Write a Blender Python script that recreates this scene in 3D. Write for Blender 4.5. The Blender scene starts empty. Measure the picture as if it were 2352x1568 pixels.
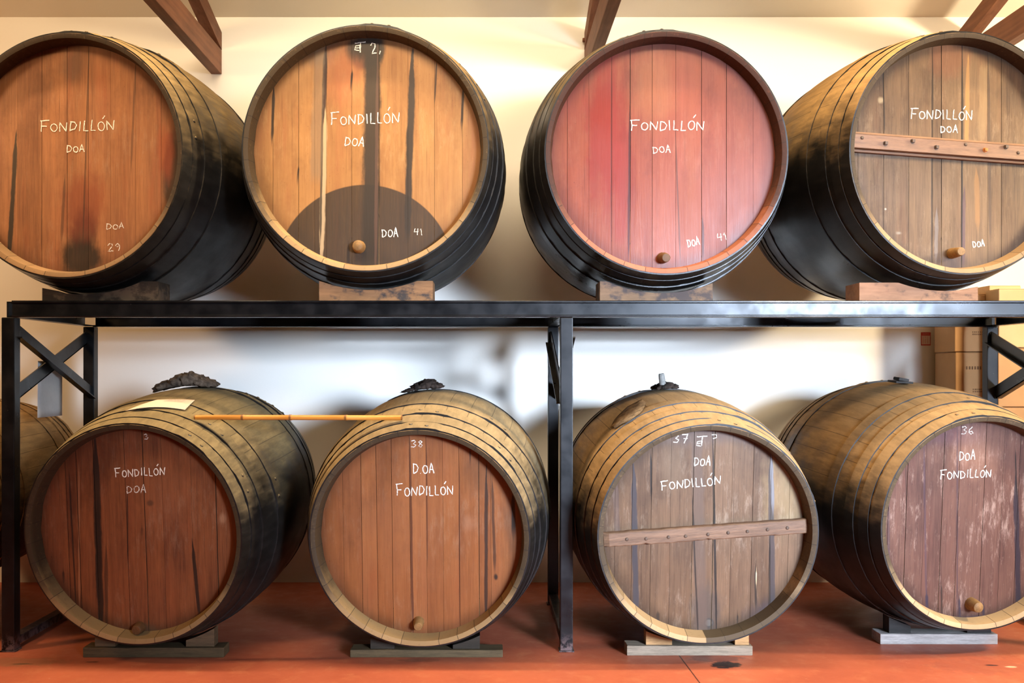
import bpy, bmesh, math, random
from mathutils import Vector, Matrix, Euler

random.seed(7)
PI = math.pi
D = bpy.data
SC = bpy.context.scene
COL = SC.collection

# ------------------------------------------------------------------ camera
# x = across the wall, y = away from the viewer, z = up.  Front of the rack is y = 0, floor z = 0.
W, H = 2352, 1568
FPX = 2325.0                       # focal length in pixels
CAMY, CAMZ = -4.65, 1.28
VPX, VPY = 1120.0, 857.0           # where the lines running into the wall meet
cam_d = D.cameras.new('camera')
cam_d.sensor_fit = 'HORIZONTAL'
cam_d.sensor_width = 36.0
cam_d.lens = FPX / W * 36.0
cam_d.shift_x = (W / 2 - VPX) / W
cam_d.shift_y = (VPY - H / 2) / W
cam_d.clip_start = 0.05
cam = D.objects.new('camera', cam_d)
COL.objects.link(cam)
cam.location = (0, CAMY, CAMZ)
cam.rotation_euler = (PI / 2, 0, 0)
SC.camera = cam

# ------------------------------------------------------------------ world, lights, exposure
SC.view_settings.view_transform = 'Standard'
SC.view_settings.look = 'None'
SC.view_settings.gamma = 1.0
SC.view_settings.use_curve_mapping = False
SC.view_settings.exposure = -0.14

wd = D.worlds.new('hall_air'); SC.world = wd
wd.use_nodes = True
bg = wd.node_tree.nodes['Background']
bg.inputs[0].default_value = (1.0, 0.80, 0.58, 1)
bg.inputs[1].default_value = 0.012

def area_light(name, loc, target, sx, sy, energy, color, spread=180):
    l = D.lights.new(name, 'AREA')
    l.shape = 'RECTANGLE'; l.size = sx; l.size_y = sy
    l.energy = energy; l.color = color; l.spread = math.radians(spread)
    o = D.objects.new(name, l); COL.objects.link(o)
    o.location = loc
    o.rotation_euler = (Vector(target) - Vector(loc)).to_track_quat('-Z', 'Y').to_euler()
    return o
# shaft of daylight through the open doorway far behind the viewer, to the right
area_light('doorway_daylight', (4.3, -8.0, 2.05), (0.40, 1.5, 0.72), 2.0, 1.2, 125, (0.64, 0.78, 1.0), 32)
# warm hall lamps: one thrown at the upper wall, a batten over the gangway, one lamp at either side
area_light('hall_lamp_front', (0.2, -2.6, 4.2), (0.2, 1.5, 2.9), 4.5, 0.3, 85, (1.0, 0.80, 0.54), 84)
area_light('hall_batten_overhead', (0.3, -0.36, 3.62), (0.3, -0.36, 0.0), 6.0, 0.06, 88, (1.0, 0.78, 0.52), 95)
area_light('hall_lamp_side', (4.8, -1.0, 2.75), (0.3, 1.5, 3.0), 0.4, 0.4, 250, (1.0, 0.80, 0.53))
area_light('hall_lamp_left', (-4.6, -1.6, 3.2), (-2.2, 1.5, 1.2), 0.6, 0.6, 85, (1.0, 0.62, 0.30))

def at(px, py, y):                 # point at depth y seen at that place in the photo
    s = FPX / (y - CAMY)
    return Vector(((px - VPX) / s, y, CAMZ + (VPY - py) / s))

# ------------------------------------------------------------------ node helpers
class N:
    """little builder for shader graphs"""
    def __init__(self, name):
        self.m = D.materials.new(name); self.m.use_nodes = True
        self.t = self.m.node_tree; self.n = self.t.nodes; self.l = self.t.links
        self.b = self.n['Principled BSDF']; self.out = self.n['Material Output']
    def put(self, sock, v):
        if isinstance(v, bpy.types.NodeSocket): self.l.new(v, sock)
        elif isinstance(v, (tuple, list)) and len(v) == 3 and sock.type == 'RGBA': sock.default_value = (*v, 1)
        else: sock.default_value = v
    def math(self, op, a, b=None, c=None, clamp=False):
        x = self.n.new('ShaderNodeMath'); x.operation = op; x.use_clamp = clamp
        self.put(x.inputs[0], a)
        if b is not None: self.put(x.inputs[1], b)
        if c is not None: self.put(x.inputs[2], c)
        return x.outputs[0]
    def smooth(self, v, a, b, lo=0.0, hi=1.0):
        x = self.n.new('ShaderNodeMapRange'); x.interpolation_type = 'SMOOTHSTEP'
        self.put(x.inputs[0], v)
        for i, q in zip((1, 2, 3, 4), (a, b, lo, hi)): self.put(x.inputs[i], q)
        return x.outputs[0]
    def mix(self, f, a, b, mode='MIX'):
        x = self.n.new('ShaderNodeMix'); x.data_type = 'RGBA'; x.blend_type = mode
        self.put(x.inputs[0], f); self.put(x.inputs[6], a); self.put(x.inputs[7], b)
        return x.outputs[2]
    def obj(self):
        if not hasattr(self, '_tc'): self._tc = self.n.new('ShaderNodeTexCoord')
        return self._tc.outputs['Object']
    def sep(self, v):
        x = self.n.new('ShaderNodeSeparateXYZ'); self.put(x.inputs[0], v)
        return x.outputs
    def comb(self, a, b, c):
        x = self.n.new('ShaderNodeCombineXYZ')
        for i, q in enumerate((a, b, c)): self.put(x.inputs[i], q)
        return x.outputs[0]
    def scale(self, v, s, off=(0, 0, 0)):
        x = self.n.new('ShaderNodeMapping'); self.put(x.inputs[0], v)
        x.inputs['Scale'].default_value = s; x.inputs['Location'].default_value = off
        return x.outputs[0]
    def noise(self, v, s=5.0, detail=4.0, rough=0.55, dist=0.0):
        x = self.n.new('ShaderNodeTexNoise'); self.put(x.inputs['Vector'], v)
        x.inputs['Scale'].default_value = s; x.inputs['Detail'].default_value = detail
        x.inputs['Roughness'].default_value = rough; x.inputs['Distortion'].default_value = dist
        return x.outputs[0]
    def attr(self, name):
        x = self.n.new('ShaderNodeAttribute'); x.attribute_name = name
        return x.outputs['Fac']
    def bump(self, h, strength=0.3, dist=0.01):
        x = self.n.new('ShaderNodeBump'); self.put(x.inputs['Height'], h)
        x.inputs['Strength'].default_value = strength; x.inputs['Distance'].default_value = dist
        self.put(self.b.inputs['Normal'], x.outputs[0])
    def done(self, color, rough=0.6, spec=0.5, metal=0.0):
        self.put(self.b.inputs['Base Color'], color); self.put(self.b.inputs['Roughness'], rough)
        self.put(self.b.inputs['Specular IOR Level'], spec); self.put(self.b.inputs['Metallic'], metal)
        return self.m

def srgb(r, g, b):
    f = lambda c: (c / 255 / 12.92) if c / 255 <= 0.04045 else ((c / 255 + 0.055) / 1.055) ** 2.4
    return (f(r), f(g), f(b))

def plain(name, col, rough=0.6, spec=0.4, var=0.25, sc=12.0, metal=0.0, stretch=(1, 1, 1), bump=0.15):
    g = N(name)
    v = g.scale(g.obj(), stretch)
    n = g.noise(v, sc, 5, 0.6)
    n2 = g.noise(v, sc * 6, 3, 0.6)
    k = g.math('ADD', g.math('MULTIPLY', n, 0.65), g.math('MULTIPLY', n2, 0.35))
    f = g.smooth(k, 0.3, 0.7)
    c = g.mix(f, tuple(x * (1 - var) for x in col), tuple(min(1, x * (1 + var)) for x in col))
    if bump: g.bump(k, bump, 0.004)
    return g.done(c, rough, spec, metal)

# ------------------------------------------------------------------ mesh helpers
def mesh_obj(name, verts, faces, mat=None, parent=None, smooth=False, mats=None, fmat=None):
    me = D.meshes.new(name)
    me.from_pydata([tuple(v) for v in verts], [], faces)
    if mats:
        for m in mats: me.materials.append(m)
        if fmat: me.polygons.foreach_set('material_index', fmat)
    elif mat: me.materials.append(mat)
    if smooth: me.polygons.foreach_set('use_smooth', [True] * len(me.polygons))
    me.update()
    o = D.objects.new(name, me); COL.objects.link(o)
    if parent: o.parent = parent
    return o

def bm_obj(name, bm, mat=None, parent=None, smooth=False):
    me = D.meshes.new(name)
    bmesh.ops.recalc_face_normals(bm, faces=bm.faces)
    bm.to_mesh(me); bm.free()
    if mat: me.materials.append(mat)
    if smooth: me.polygons.foreach_set('use_smooth', [True] * len(me.polygons))
    o = D.objects.new(name, me); COL.objects.link(o)
    if parent: o.parent = parent
    return o

def add_box(bm, x0, x1, y0, y1, z0, z1, mat=None, bevel=0.0):
    r = bmesh.ops.create_cube(bm, size=1.0)
    vs = r['verts']
    for v in vs:
        v.co = Vector(((x0 + x1) / 2 + v.co.x * (x1 - x0), (y0 + y1) / 2 + v.co.y * (y1 - y0), (z0 + z1) / 2 + v.co.z * (z1 - z0)))
        if mat: v.co = mat @ v.co
    if bevel:
        es = list({e for v in vs for e in v.link_edges})
        bmesh.ops.bevel(bm, geom=es, offset=bevel, segments=2, affect='EDGES', profile=0.6)
    return vs

def box_obj(name, x0, x1, y0, y1, z0, z1, m, parent=None, bevel=0.004):
    bm = bmesh.new(); add_box(bm, x0, x1, y0, y1, z0, z1, None, bevel)
    return bm_obj(name, bm, m, parent)

def add_lathe(bm, prof, seg, mat=None, close=True):
    """prof: list of (radius, height) turned about z"""
    rings = []
    for r, h in prof:
        ring = []
        for i in range(seg):
            a = 2 * PI * i / seg
            p = Vector((r * math.cos(a), r * math.sin(a), h))
            ring.append(bm.verts.new(mat @ p if mat else p))
        rings.append(ring)
    for a, b in zip(rings, rings[1:]):
        for i in range(seg):
            j = (i + 1) % seg
            bm.faces.new((a[i], a[j], b[j], b[i]))
    if close:
        bm.faces.new(list(reversed(rings[0]))); bm.faces.new(rings[-1])

def add_prism(bm, poly, axis_from, axis_to):
    """poly: list of Vector in a plane, extruded from + axis_from to + axis_to"""
    a = [bm.verts.new(p + axis_from) for p in poly]
    b = [bm.verts.new(p + axis_to) for p in poly]
    n = len(poly)
    for i in range(n):
        j = (i + 1) % n
        bm.faces.new((a[i], a[j], b[j], b[i]))
    bm.faces.new(list(reversed(a))); bm.faces.new(b)

def thing(name, label, cat, loc=(0, 0, 0), rot=(0, 0, 0), group=None):
    o = D.objects.new(name, None); COL.objects.link(o)
    o.empty_display_size = 0.1
    o.location = loc; o.rotation_euler = rot
    tag(o, label, cat, group)
    return o

def tag(o, label, cat, group=None):
    o['label'] = label; o['category'] = cat
    if group: o['group'] = group
    return o

def structure(o):
    o['kind'] = 'structure'; return o

# ------------------------------------------------------------------ setting materials
def plaster(name, col):
    g = N(name)
    p = g.obj()
    n = g.noise(p, 0.9, 4, 0.5); n2 = g.noise(p, 14, 5, 0.6); n3 = g.noise(p, 90, 2, 0.5)
    c = g.mix(g.smooth(n, 0.35, 0.7), tuple(x * 0.965 for x in col), col)
    c = g.mix(g.math('MULTIPLY', g.smooth(n2, 0.62, 0.78), 0.10), c, tuple(x * 0.8 for x in col))
    g.bump(g.math('ADD', g.math('MULTIPLY', n2, 0.7), g.math('MULTIPLY', n3, 0.3)), 0.12, 0.006)
    return g.done(c, 0.85, 0.25)
M_wall = plaster('plaster_cream', (0.82, 0.78, 0.70))
M_ceil = plaster('plaster_ceiling', (0.80, 0.74, 0.62))

def floor_mat():
    g = N('red_painted_concrete')
    p = g.obj()
    n = g.noise(p, 1.3, 5, 0.6); n2 = g.noise(p, 9, 6, 0.65); n3 = g.noise(g.scale(p, (1, 1, 1), (3, 7, 0)), 46, 3, 0.6)
    c = g.mix(g.smooth(n, 0.3, 0.7), (0.36, 0.085, 0.042), (0.48, 0.125, 0.058))
    c = g.mix(g.math('MULTIPLY', g.smooth(n2, 0.5, 0.75), 0.45), c, (0.56, 0.21, 0.10))
    c = g.mix(g.math('MULTIPLY', g.smooth(n3, 0.70, 0.76), 0.7), c, (0.60, 0.42, 0.28))
    xyz = g.sep(p)
    w = g.math('MULTIPLY', g.math('SUBTRACT', g.noise(p, 26, 4, 0.6), 0.5), 0.30)
    # dark wine drips and worn patches on the paint
    for (cx, cy, rx, ry, st, col) in ((1.045, -0.20, .075, .05, .97, (.012, .009, .012)), (1.02, -0.10, .13, .06, .5, (.04, .02, .03)),
                                      (1.02, -0.245, .03, .015, .95, (.012, .009, .012)),
                                      (2.21, -0.21, .035, .012, .9, (.015, .01, .012)), (2.17, -0.23, .25, .12, .25, (.12, .03, .03)),
                                      (-2.05, -0.19, .05, .012, .7, (.03, .02, .01)), (-2.12, -0.16, .26, .07, .4, (.20, .12, .06)),
                                      (-0.3, -0.13, .10, .03, .35, (.12, .04, .02)), (-1.75, -0.16, .03, .008, .8, (.03, .02, .01)), (2.28, -.235, .03, .012, .8, (.7, .5, .32))):
        dx = g.math('DIVIDE', g.math('SUBTRACT', xyz[0], cx), rx); dy = g.math('DIVIDE', g.math('SUBTRACT', xyz[1], cy), ry)
        r = g.math('SQRT', g.math('ADD', g.math('MULTIPLY', dx, dx), g.math('MULTIPLY', dy, dy)))
        r = g.math('ADD', r, g.math('MULTIPLY', w, 5.0))
        c = g.mix(g.math('MULTIPLY', g.smooth(r, 0.7, 1.15, 1, 0), st), c, col)
    # saw-cut joint running towards the viewer
    jx = g.math('ABSOLUTE', g.math('SUBTRACT', g.math('ADD', xyz[0], g.math('MULTIPLY', xyz[1], 0.02)), 0.868))
    c = g.mix(g.smooth(jx, 0.001, 0.005, 0.9, 0), c, (.03, .012, .01))
    g.bump(g.math('ADD', n2, g.math('MULTIPLY', n3, 0.5)), 0.10, 0.004)
    return g.done(c, g.smooth(n2, 0.3, 0.7, 0.55, 0.40), 0.35)

# ------------------------------------------------------------------ room shell
ZW = 3.46
WALLY = 1.55
structure(box_obj('floor', -7, 7, -10, WALLY + .3, -0.1, 0.0, floor_mat(), None, 0))
structure(box_obj('wall_back', -7, 7, WALLY, WALLY + 0.3, 0.0, ZW + .25, M_wall, None, 0))
sl = math.tan(math.radians(15))
cv = []
for y in (WALLY + .3, -10):
    zz = ZW + (WALLY - y) * sl
    for x in (-7, 7):
        cv += [(x, y, zz), (x, y, zz + 0.12)]
structure(mesh_obj('ceiling', cv, [(0, 2, 6, 4), (1, 5, 7, 3), (0, 1, 3, 2), (4, 6, 7, 5), (0, 4, 5, 1), (2, 3, 7, 6)], M_ceil))

# ------------------------------------------------------------------ roof trusses
def beam_mat():
    g = N('reddish_roof_timber')
    p = g.scale(g.obj(), (30, 1.5, 30))
    n = g.noise(p, 1.0, 6, 0.6); b = g.noise(g.obj(), 4, 3)
    k = g.math('ADD', g.math('MULTIPLY', n, 0.6), g.math('MULTIPLY', b, 0.4))
    c = g.mix(g.smooth(k, 0.3, 0.7), (0.11, 0.038, 0.018), (0.24, 0.098, 0.048))
    g.bump(n, 0.3, 0.003)
    return g.done(c, 0.6, 0.3)
M_beam = beam_mat()
def truss(x, label):
    t = thing('roof_truss', label, 'roof truss', (x, WALLY, 3.11), group='timber roof trusses')
    hw = 0.0325
    # horizontal tie beam
    bm = bmesh.new(); add_box(bm, -hw, hw, -4.3, -0.002, 0, 0.147, None, 0.004)
    bm_obj('tie_beam', bm, M_beam, t)
    # sloping rafter
    a = math.radians(15)
    poly = [Vector((0, -0.002, 0.149)), Vector((0, -0.002, 0.255)), Vector((0, -4.3, 0.255 + 4.3 * math.tan(a))), Vector((0, -4.3, 0.150 + 4.3 * math.tan(a)))]
    bm = bmesh.new(); add_prism(bm, poly, Vector((-hw, 0, 0)), Vector((hw, 0, 0)))
    bm_obj('rafter', bm, M_beam, t)
    # iron bolt end
    bm = bmesh.new()
    m = Matrix.Translation((-hw - 0.014, -0.03, 0.20)) @ Matrix.Rotation(PI / 2, 4, 'Y')
    add_lathe(bm, [(0.012, 0), (0.014, 0.004), (0.014, 0.020)], 8, m)
    bm_obj('bolt', bm, M_beam, t)
    return t
truss(-1.66, 'brown timber truss end meeting the wall above the leftmost upper cask')
truss(0.625, 'brown timber truss end rising behind the red-headed cask')
truss(2.91, 'reddish timber truss spreading above the rightmost upper cask with a bar')

# ------------------------------------------------------------------ steel rack
def steel():
    g = N('black_gloss_steel')
    p = g.obj()
    n = g.noise(p, 7, 5, 0.6); n2 = g.noise(p, 60, 3, 0.6)
    z = g.sep(p)[2]
    c = g.mix(g.smooth(n, 0.4, 0.7), (0.004, 0.004, 0.0045), (0.009, 0.0085, 0.009))
    c = g.mix(g.math('MULTIPLY', g.smooth(n2, 0.74, 0.78), 0.6), c, (.22, .18, .14))
    # paint scraped off at the feet
    k = g.math('MULTIPLY', g.smooth(z, 0.0, 0.10, 1, 0), g.smooth(g.noise(p, 35, 5, 0.7), 0.42, 0.58))
    c = g.mix(g.math('MULTIPLY', k, 0.7), c, (.20, .13, .12))
    g.bump(n2, 0.03, 0.001)
    return g.done(c, g.smooth(n, 0.3, 0.7, 0.26, 0.40), 0.28)
M_steel = steel()
ZT, ZB = 1.614, 1.538
DR = 1.0
rack = thing('steel_rack', 'black steel rack of posts, channel beams and cross braces carrying the upper casks', 'rack')
posts_x = ((-2.234, -2.174), (0.334, 0.392), (2.76, 2.82))
for (x0, x1) in posts_x:
    for (y0, y1) in ((0.0, 0.06), (DR - 0.06, DR)):
        bm = bmesh.new()
        add_box(bm, x0, x1, y0, y1, 0.006, ZB - 0.001, None, 0.004)
        add_box(bm, x0 - 0.006, x1 + 0.006, y0 - 0.004, y1 + 0.004, 0.0, 0.006, None, 0.001)
        bm_obj('post', bm, M_steel, rack)
# channel beams, front one shows its web, rear one opens to the front
def channel(name, y_web, y_lip, x0, x1):
    t = 0.008
    s = 1 if y_lip > y_web else -1
    poly = [(y_web, ZB), (y_lip, ZB), (y_lip, ZB + t), (y_web + s * t, ZB + t * 1.4), (y_web + s * t, ZT - t * 1.4), (y_lip, ZT - t), (y_lip, ZT), (y_web, ZT)]
    bm = bmesh.new()
    add_prism(bm, [Vector((0, a, b)) for a, b in poly], Vector((x0, 0, 0)), Vector((x1, 0, 0)))
    return bm_obj(name, bm, M_steel, rack)
X0, X1 = -2.185, 2.826
bm = bmesh.new()    # front beam: recessed web between rounded flange lips
t = 0.009
poly = [(-0.002, ZB), (0.05, ZB), (0.05, ZB + t), (0.012, ZB + t + .004), (0.012, ZT - t - .004), (0.05, ZT - t), (0.05, ZT), (-0.002, ZT), (-0.004, ZT - .003), (-0.004, ZT - t), (0.004, ZT - t - .004), (0.004, ZB + t + .002), (-0.004, ZB + t - .002), (-0.004, ZB + .003)]
add_prism(bm, [Vector((0, a, b)) for a, b in poly], Vector((X0, 0, 0)), Vector((X1, 0, 0)))
bm_obj('front_beam', bm, M_steel, rack)
channel('rear_beam', DR - 0.002, DR - 0.05, X0, X1)
for (x0, x1) in posts_x:
    bm = bmesh.new()
    t = 0.008; xo = x0 if x0 < 1 else x1; s = 1 if x0 < 1 else -1
    poly = [(xo, ZB + .002), (xo + s * .05, ZB + .002), (xo + s * .05, ZB + t), (xo + s * t, ZB + t), (xo + s * t, ZT - t), (xo + s * .05, ZT - t), (xo + s * .05, ZT - .001), (xo, ZT - .001)]
    add_prism(bm, [Vector((a, 0, b)) for a, b in poly], Vector((0, 0.052, 0)), Vector((0, DR - 0.052, 0)))
    bm_obj('side_beam', bm, M_steel, rack)
    for (za, zb, k) in ((1.476, 1.172, 0), (1.170, 1.478, 1)):
        bm = bmesh.new()
        ya, yb = 0.058, DR - 0.058
        ang = math.atan2(zb - za, yb - ya); ln = math.hypot(yb - ya, zb - za)
        m = Matrix.Translation(((x0 + x1) / 2, (ya + yb) / 2, (za + zb) / 2)) @ Matrix.Rotation(ang, 4, 'X')
        o = -0.012 if k else 0.014
        # angle iron: one upright leg, one flat leg
        add_box(bm, o - .003, o + .003, -ln / 2, ln / 2, -0.034, 0.034, m)
        add_box(bm, o - .003 if not k else o - .03, o + .03 if not k else o + .003, -ln / 2, ln / 2, -0.034, -0.028, m)
        bm_obj('brace', bm, M_steel, rack)
    bm = bmesh.new(); add_box(bm, x0 + .005, x1 - .005, 0.06, DR - 0.06, 0.02, 0.06, None, 0.003)
    bm_obj('floor_bar', bm, M_steel, rack)

# ------------------------------------------------------------------ cask materials
def coat(name, dark, dust, lo, hi, gloss=0.35, dust_amt=1.0, stave_n=34, rad=0.0):
    """weathered cask side: dark paint or old oak, with cellar dust lying on whatever faces up"""
    g = N(name)
    p = g.obj()
    geo = g.n.new('ShaderNodeNewGeometry')
    nz = g.sep(geo.outputs['Normal'])[2]
    n = g.noise(p, 3.0, 5, 0.6); n2 = g.noise(g.scale(p, (6, 1, 6)), 5.0, 5, 0.65); n3 = g.noise(p, 70, 4, 0.65)
    f = g.math('ADD', nz, g.math('MULTIPLY', g.math('SUBTRACT', n, 0.5), 0.9))
    f = g.math('ADD', f, g.math('MULTIPLY', g.math('SUBTRACT', n2, 0.5), 0.35))
    f = g.math('MULTIPLY', g.smooth(f, lo, hi), dust_amt)
    d = g.mix(g.smooth(n2, 0.35, 0.7), tuple(x * 0.72 for x in dust), dust)
    d = g.mix(g.math('MULTIPLY', g.smooth(n3, 0.55, 0.75), 0.4), d, tuple(x * 0.55 for x in dust))
    k = g.mix(g.smooth(n2, 0.35, 0.75), dark, tuple(x * 1.8 + 0.002 for x in dark))
    k = g.mix(g.math('MULTIPLY', g.smooth(n3, 0.68, 0.75), 0.35), k, (.16, .13, .09))
    c = g.mix(f, k, d)
    if rad:
        # joints between the staves
        xyz = g.sep(p)
        a = g.math('ARCTAN2', xyz[0], g.math('SUBTRACT', xyz[2], rad))
        fr = g.math('FRACT', g.math('MULTIPLY', a, stave_n / (2 * PI)))
        e = g.math('ABSOLUTE', g.math('SUBTRACT', fr, 0.5))
        j = g.smooth(e, 0.478, 0.495)
        c = g.mix(g.math('MULTIPLY', j, 0.65), c, (0.012, 0.009, 0.006))
    g.bump(g.math('ADD', g.math('MULTIPLY', n2, 0.5), g.math('MULTIPLY', n3, 0.4)), 0.2, 0.003)
    return g.done(c, g.math('ADD', g.smooth(n, .3, .7, gloss, gloss + .2), g.math('MULTIPLY', f, 0.5)), 0.35)

def head_mat(name, dark, light, tint=None, spec=0.3, streaks=(), blobs=(), gloss=0.45, grain=0.5, scuff=0.12, scuff_col=(.5, .36, .22), top_dirt=0.0):
    """flat cask end: planks with their own tone, upright grain, drips and stains of wine"""
    g = N(name)
    p = g.obj(); xyz = g.sep(p)
    tone = g.attr('tone')
    q = g.comb(g.math('ADD', xyz[0], g.math('MULTIPLY', tone, 7.3)), xyz[1], g.math('ADD', xyz[2], g.math('MULTIPLY', tone, 3.1)))
    g1 = g.noise(g.scale(q, (60, 1, 3.0)), 1.0, 6, 0.65, 0.6)
    g2 = g.noise(g.scale(q, (240, 1, 9)), 1.0, 4, 0.6)
    blot = g.noise(g.scale(q, (5, 1, 2.6)), 1.0, 5, 0.6)
    k = g.math('ADD', g.math('MULTIPLY', g1, 0.55), g.math('MULTIPLY', g2, 0.45))
    mixf = g.math('ADD', g.math('MULTIPLY', g.math('SUBTRACT', k, 0.5), 3.4 * grain), g.math('ADD', g.math('MULTIPLY', tone, 0.55), g.math('MULTIPLY', g.math('SUBTRACT', blot, 0.5), 1.1)))
    band = g.noise(g.scale(q, (22, 1, 0.8), (2, 0, 5)), 1.0, 3, 0.6)
    mixf = g.math('ADD', mixf, g.math('MULTIPLY', g.math('SUBTRACT', band, 0.5), 1.0))
    mixf = g.math('ADD', mixf, 0.25, clamp=True)
    c = g.mix(mixf, dark, light)
    if tint:
        c = g.mix(g.smooth(g.noise(g.scale(q, (9, 1, 1.2), (4, 0, 2)), 1.0, 4, 0.6), 0.5, 0.8), c, tint)
    sc = g.math('ADD', g.math('MULTIPLY', g.noise(g.scale(p, (34, 1, 9)), 1.0, 6, 0.75), 0.7), g.math('MULTIPLY', g.noise(g.scale(p, (3, 1, 2.5), (6, 0, 1)), 1.0, 2), 0.3))
    c = g.mix(g.math('MULTIPLY', g.smooth(sc, 0.50, 0.66), scuff), c, scuff_col)
    crack = g.noise(g.scale(q, (130, 1, 1.6), (9, 0, 1)), 1.0, 3, 0.6)
    c = g.mix(g.math('MULTIPLY', g.smooth(crack, 0.62, 0.72), 0.55), c, tuple(x * 0.45 for x in dark))
    grime = g.noise(g.scale(p, (4, 1, 2.2), (1, 0, 8)), 1.0, 5, 0.7)
    c = g.mix(g.math('MULTIPLY', g.smooth(grime, 0.50, 0.72), 0.45), c, tuple(x * 0.6 for x in dark))
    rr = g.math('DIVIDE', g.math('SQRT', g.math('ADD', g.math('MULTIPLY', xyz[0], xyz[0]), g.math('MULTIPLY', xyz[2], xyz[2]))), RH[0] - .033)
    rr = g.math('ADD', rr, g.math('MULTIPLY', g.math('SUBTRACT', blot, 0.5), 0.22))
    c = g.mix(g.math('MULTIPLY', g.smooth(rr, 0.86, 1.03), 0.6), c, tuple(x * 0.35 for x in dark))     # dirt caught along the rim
    speck = g.noise(p, 160, 2, 0.5)
    c = g.mix(g.math('MULTIPLY', g.smooth(speck, 0.70, 0.74), 0.5), c, tuple(x * 0.35 for x in dark))
    wob = g.math('SUBTRACT', g.noise(g.scale(p, (10, 1, 7)), 1.0, 5, 0.65), 0.5)
    wobf = g.math('SUBTRACT', g.noise(g.scale(p, (26, 1, 7)), 1.0, 4, 0.6), 0.5)
    for (cx, cz, rx, rz, soft, st, col) in blobs:
        dx = g.math('DIVIDE', g.math('SUBTRACT', xyz[0], cx), rx); dz = g.math('DIVIDE', g.math('SUBTRACT', xyz[2], cz), rz)
        r = g.math('SQRT', g.math('ADD', g.math('MULTIPLY', dx, dx), g.math('MULTIPLY', dz, dz)))
        if soft > 0.05: r = g.math('ADD', r, g.math('MULTIPLY', g.math('ADD', wob, wobf), soft * 1.5))
        m = g.math('MULTIPLY', g.smooth(r, 1.0 - soft, 1.0 + soft * 0.3, 1, 0), st)
        m = g.math('MULTIPLY', m, g.smooth(k, 0.25, 0.6, 0.86, 1.0))
        c = g.mix(m, c, col)
    for (x0, x1, z1, z0, hw, st, col) in streaks:        # from (x0, z1) down to (x1, z0)
        t = g.math('DIVIDE', g.math('SUBTRACT', z1, xyz[2]), max(z1 - z0, 0.01))
        cx = g.math('ADD', g.math('MULTIPLY', t, x1 - x0), x0)
        dx = g.math('ABSOLUTE', g.math('ADD', g.math('SUBTRACT', xyz[0], cx), g.math('MULTIPLY', wob, hw * 0.9)))
        dx = g.math('ADD', dx, g.math('MULTIPLY', wobf, hw * 0.8))
        if hw < .022: dx = g.math('DIVIDE', dx, g.math('MULTIPLY', g.smooth(t, 0, .22, .30, 1), g.smooth(t, .8, 1.02, 1, .45)))   # drips start and end thin
        w = g.smooth(dx, hw * 0.55, hw * 1.1, 1, 0)
        zz = g.math('ADD', xyz[2], g.math('MULTIPLY', wobf, 0.08))
        m = g.math('MULTIPLY', w, g.math('MULTIPLY', g.smooth(zz, z0 - 0.03, z0 + 0.06), g.smooth(zz, z1 - 0.02, z1 + 0.02, 1, 0)))
        c = g.mix(g.math('MULTIPLY', m, st), c, col)
    g.bump(k, 0.22, 0.003)
    return g.done(c, g.smooth(blot, 0.3, 0.7, gloss + 0.12, gloss - 0.03), spec)

RH = [0.5]
M_groove = plain('plank_gap_grime', (0.012, 0.008, 0.006), 0.9, 0.1)
def chime_mat(name, wood, c, wet=False):
    """stave ends: dark, paler end grain along the lower third, dust where the rim faces up"""
    g = N(name)
    p = g.obj(); xyz = g.sep(p)
    geo = g.n.new('ShaderNodeNewGeometry')
    nz = g.sep(geo.outputs['Normal'])[2]
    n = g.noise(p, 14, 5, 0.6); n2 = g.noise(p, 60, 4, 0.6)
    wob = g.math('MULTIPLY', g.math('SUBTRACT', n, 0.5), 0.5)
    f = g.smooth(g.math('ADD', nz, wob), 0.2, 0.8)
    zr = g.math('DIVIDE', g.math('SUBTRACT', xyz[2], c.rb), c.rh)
    low_pale = g.smooth(g.math('ADD', zr, g.math('MULTIPLY', wob, 0.5)), -0.80, -0.30, 1, 0)  # wood colour turns paler towards the bottom of the rim
    f = g.math('MAXIMUM', f, low_pale)
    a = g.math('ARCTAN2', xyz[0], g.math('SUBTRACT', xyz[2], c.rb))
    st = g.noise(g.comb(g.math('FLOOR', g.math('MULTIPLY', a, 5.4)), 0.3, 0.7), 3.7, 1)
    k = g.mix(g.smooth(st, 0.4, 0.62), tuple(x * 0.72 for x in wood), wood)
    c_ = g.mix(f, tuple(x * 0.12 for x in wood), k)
    fr = g.math('ABSOLUTE', g.math('SUBTRACT', g.math('FRACT', g.math('MULTIPLY', a, 5.4)), 0.5))
    c_ = g.mix(g.smooth(fr, 0.478, 0.492, 0, 0.8), c_, (0.015, 0.01, 0.006))
    c_ = g.mix(g.math('MULTIPLY', g.smooth(n2, 0.55, 0.75), 0.35), c_, tuple(x * 0.4 for x in wood))
    if wet:      # wine soaking out of the rim at the lower right
        w = g.math('MULTIPLY', g.smooth(xyz[0], -0.002, 0.002), g.smooth(g.math('ADD', xyz[2], g.math('MULTIPLY', wob, 0.2)), c.rb - .30, c.rb - .22, 1, 0))
        c_ = g.mix(g.math('MULTIPLY', w, 0.9), c_, (0.045, 0.030, 0.014))
    g.bump(n2, 0.2, 0.003)
    return g.done(c_, 0.7, 0.3)

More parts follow.
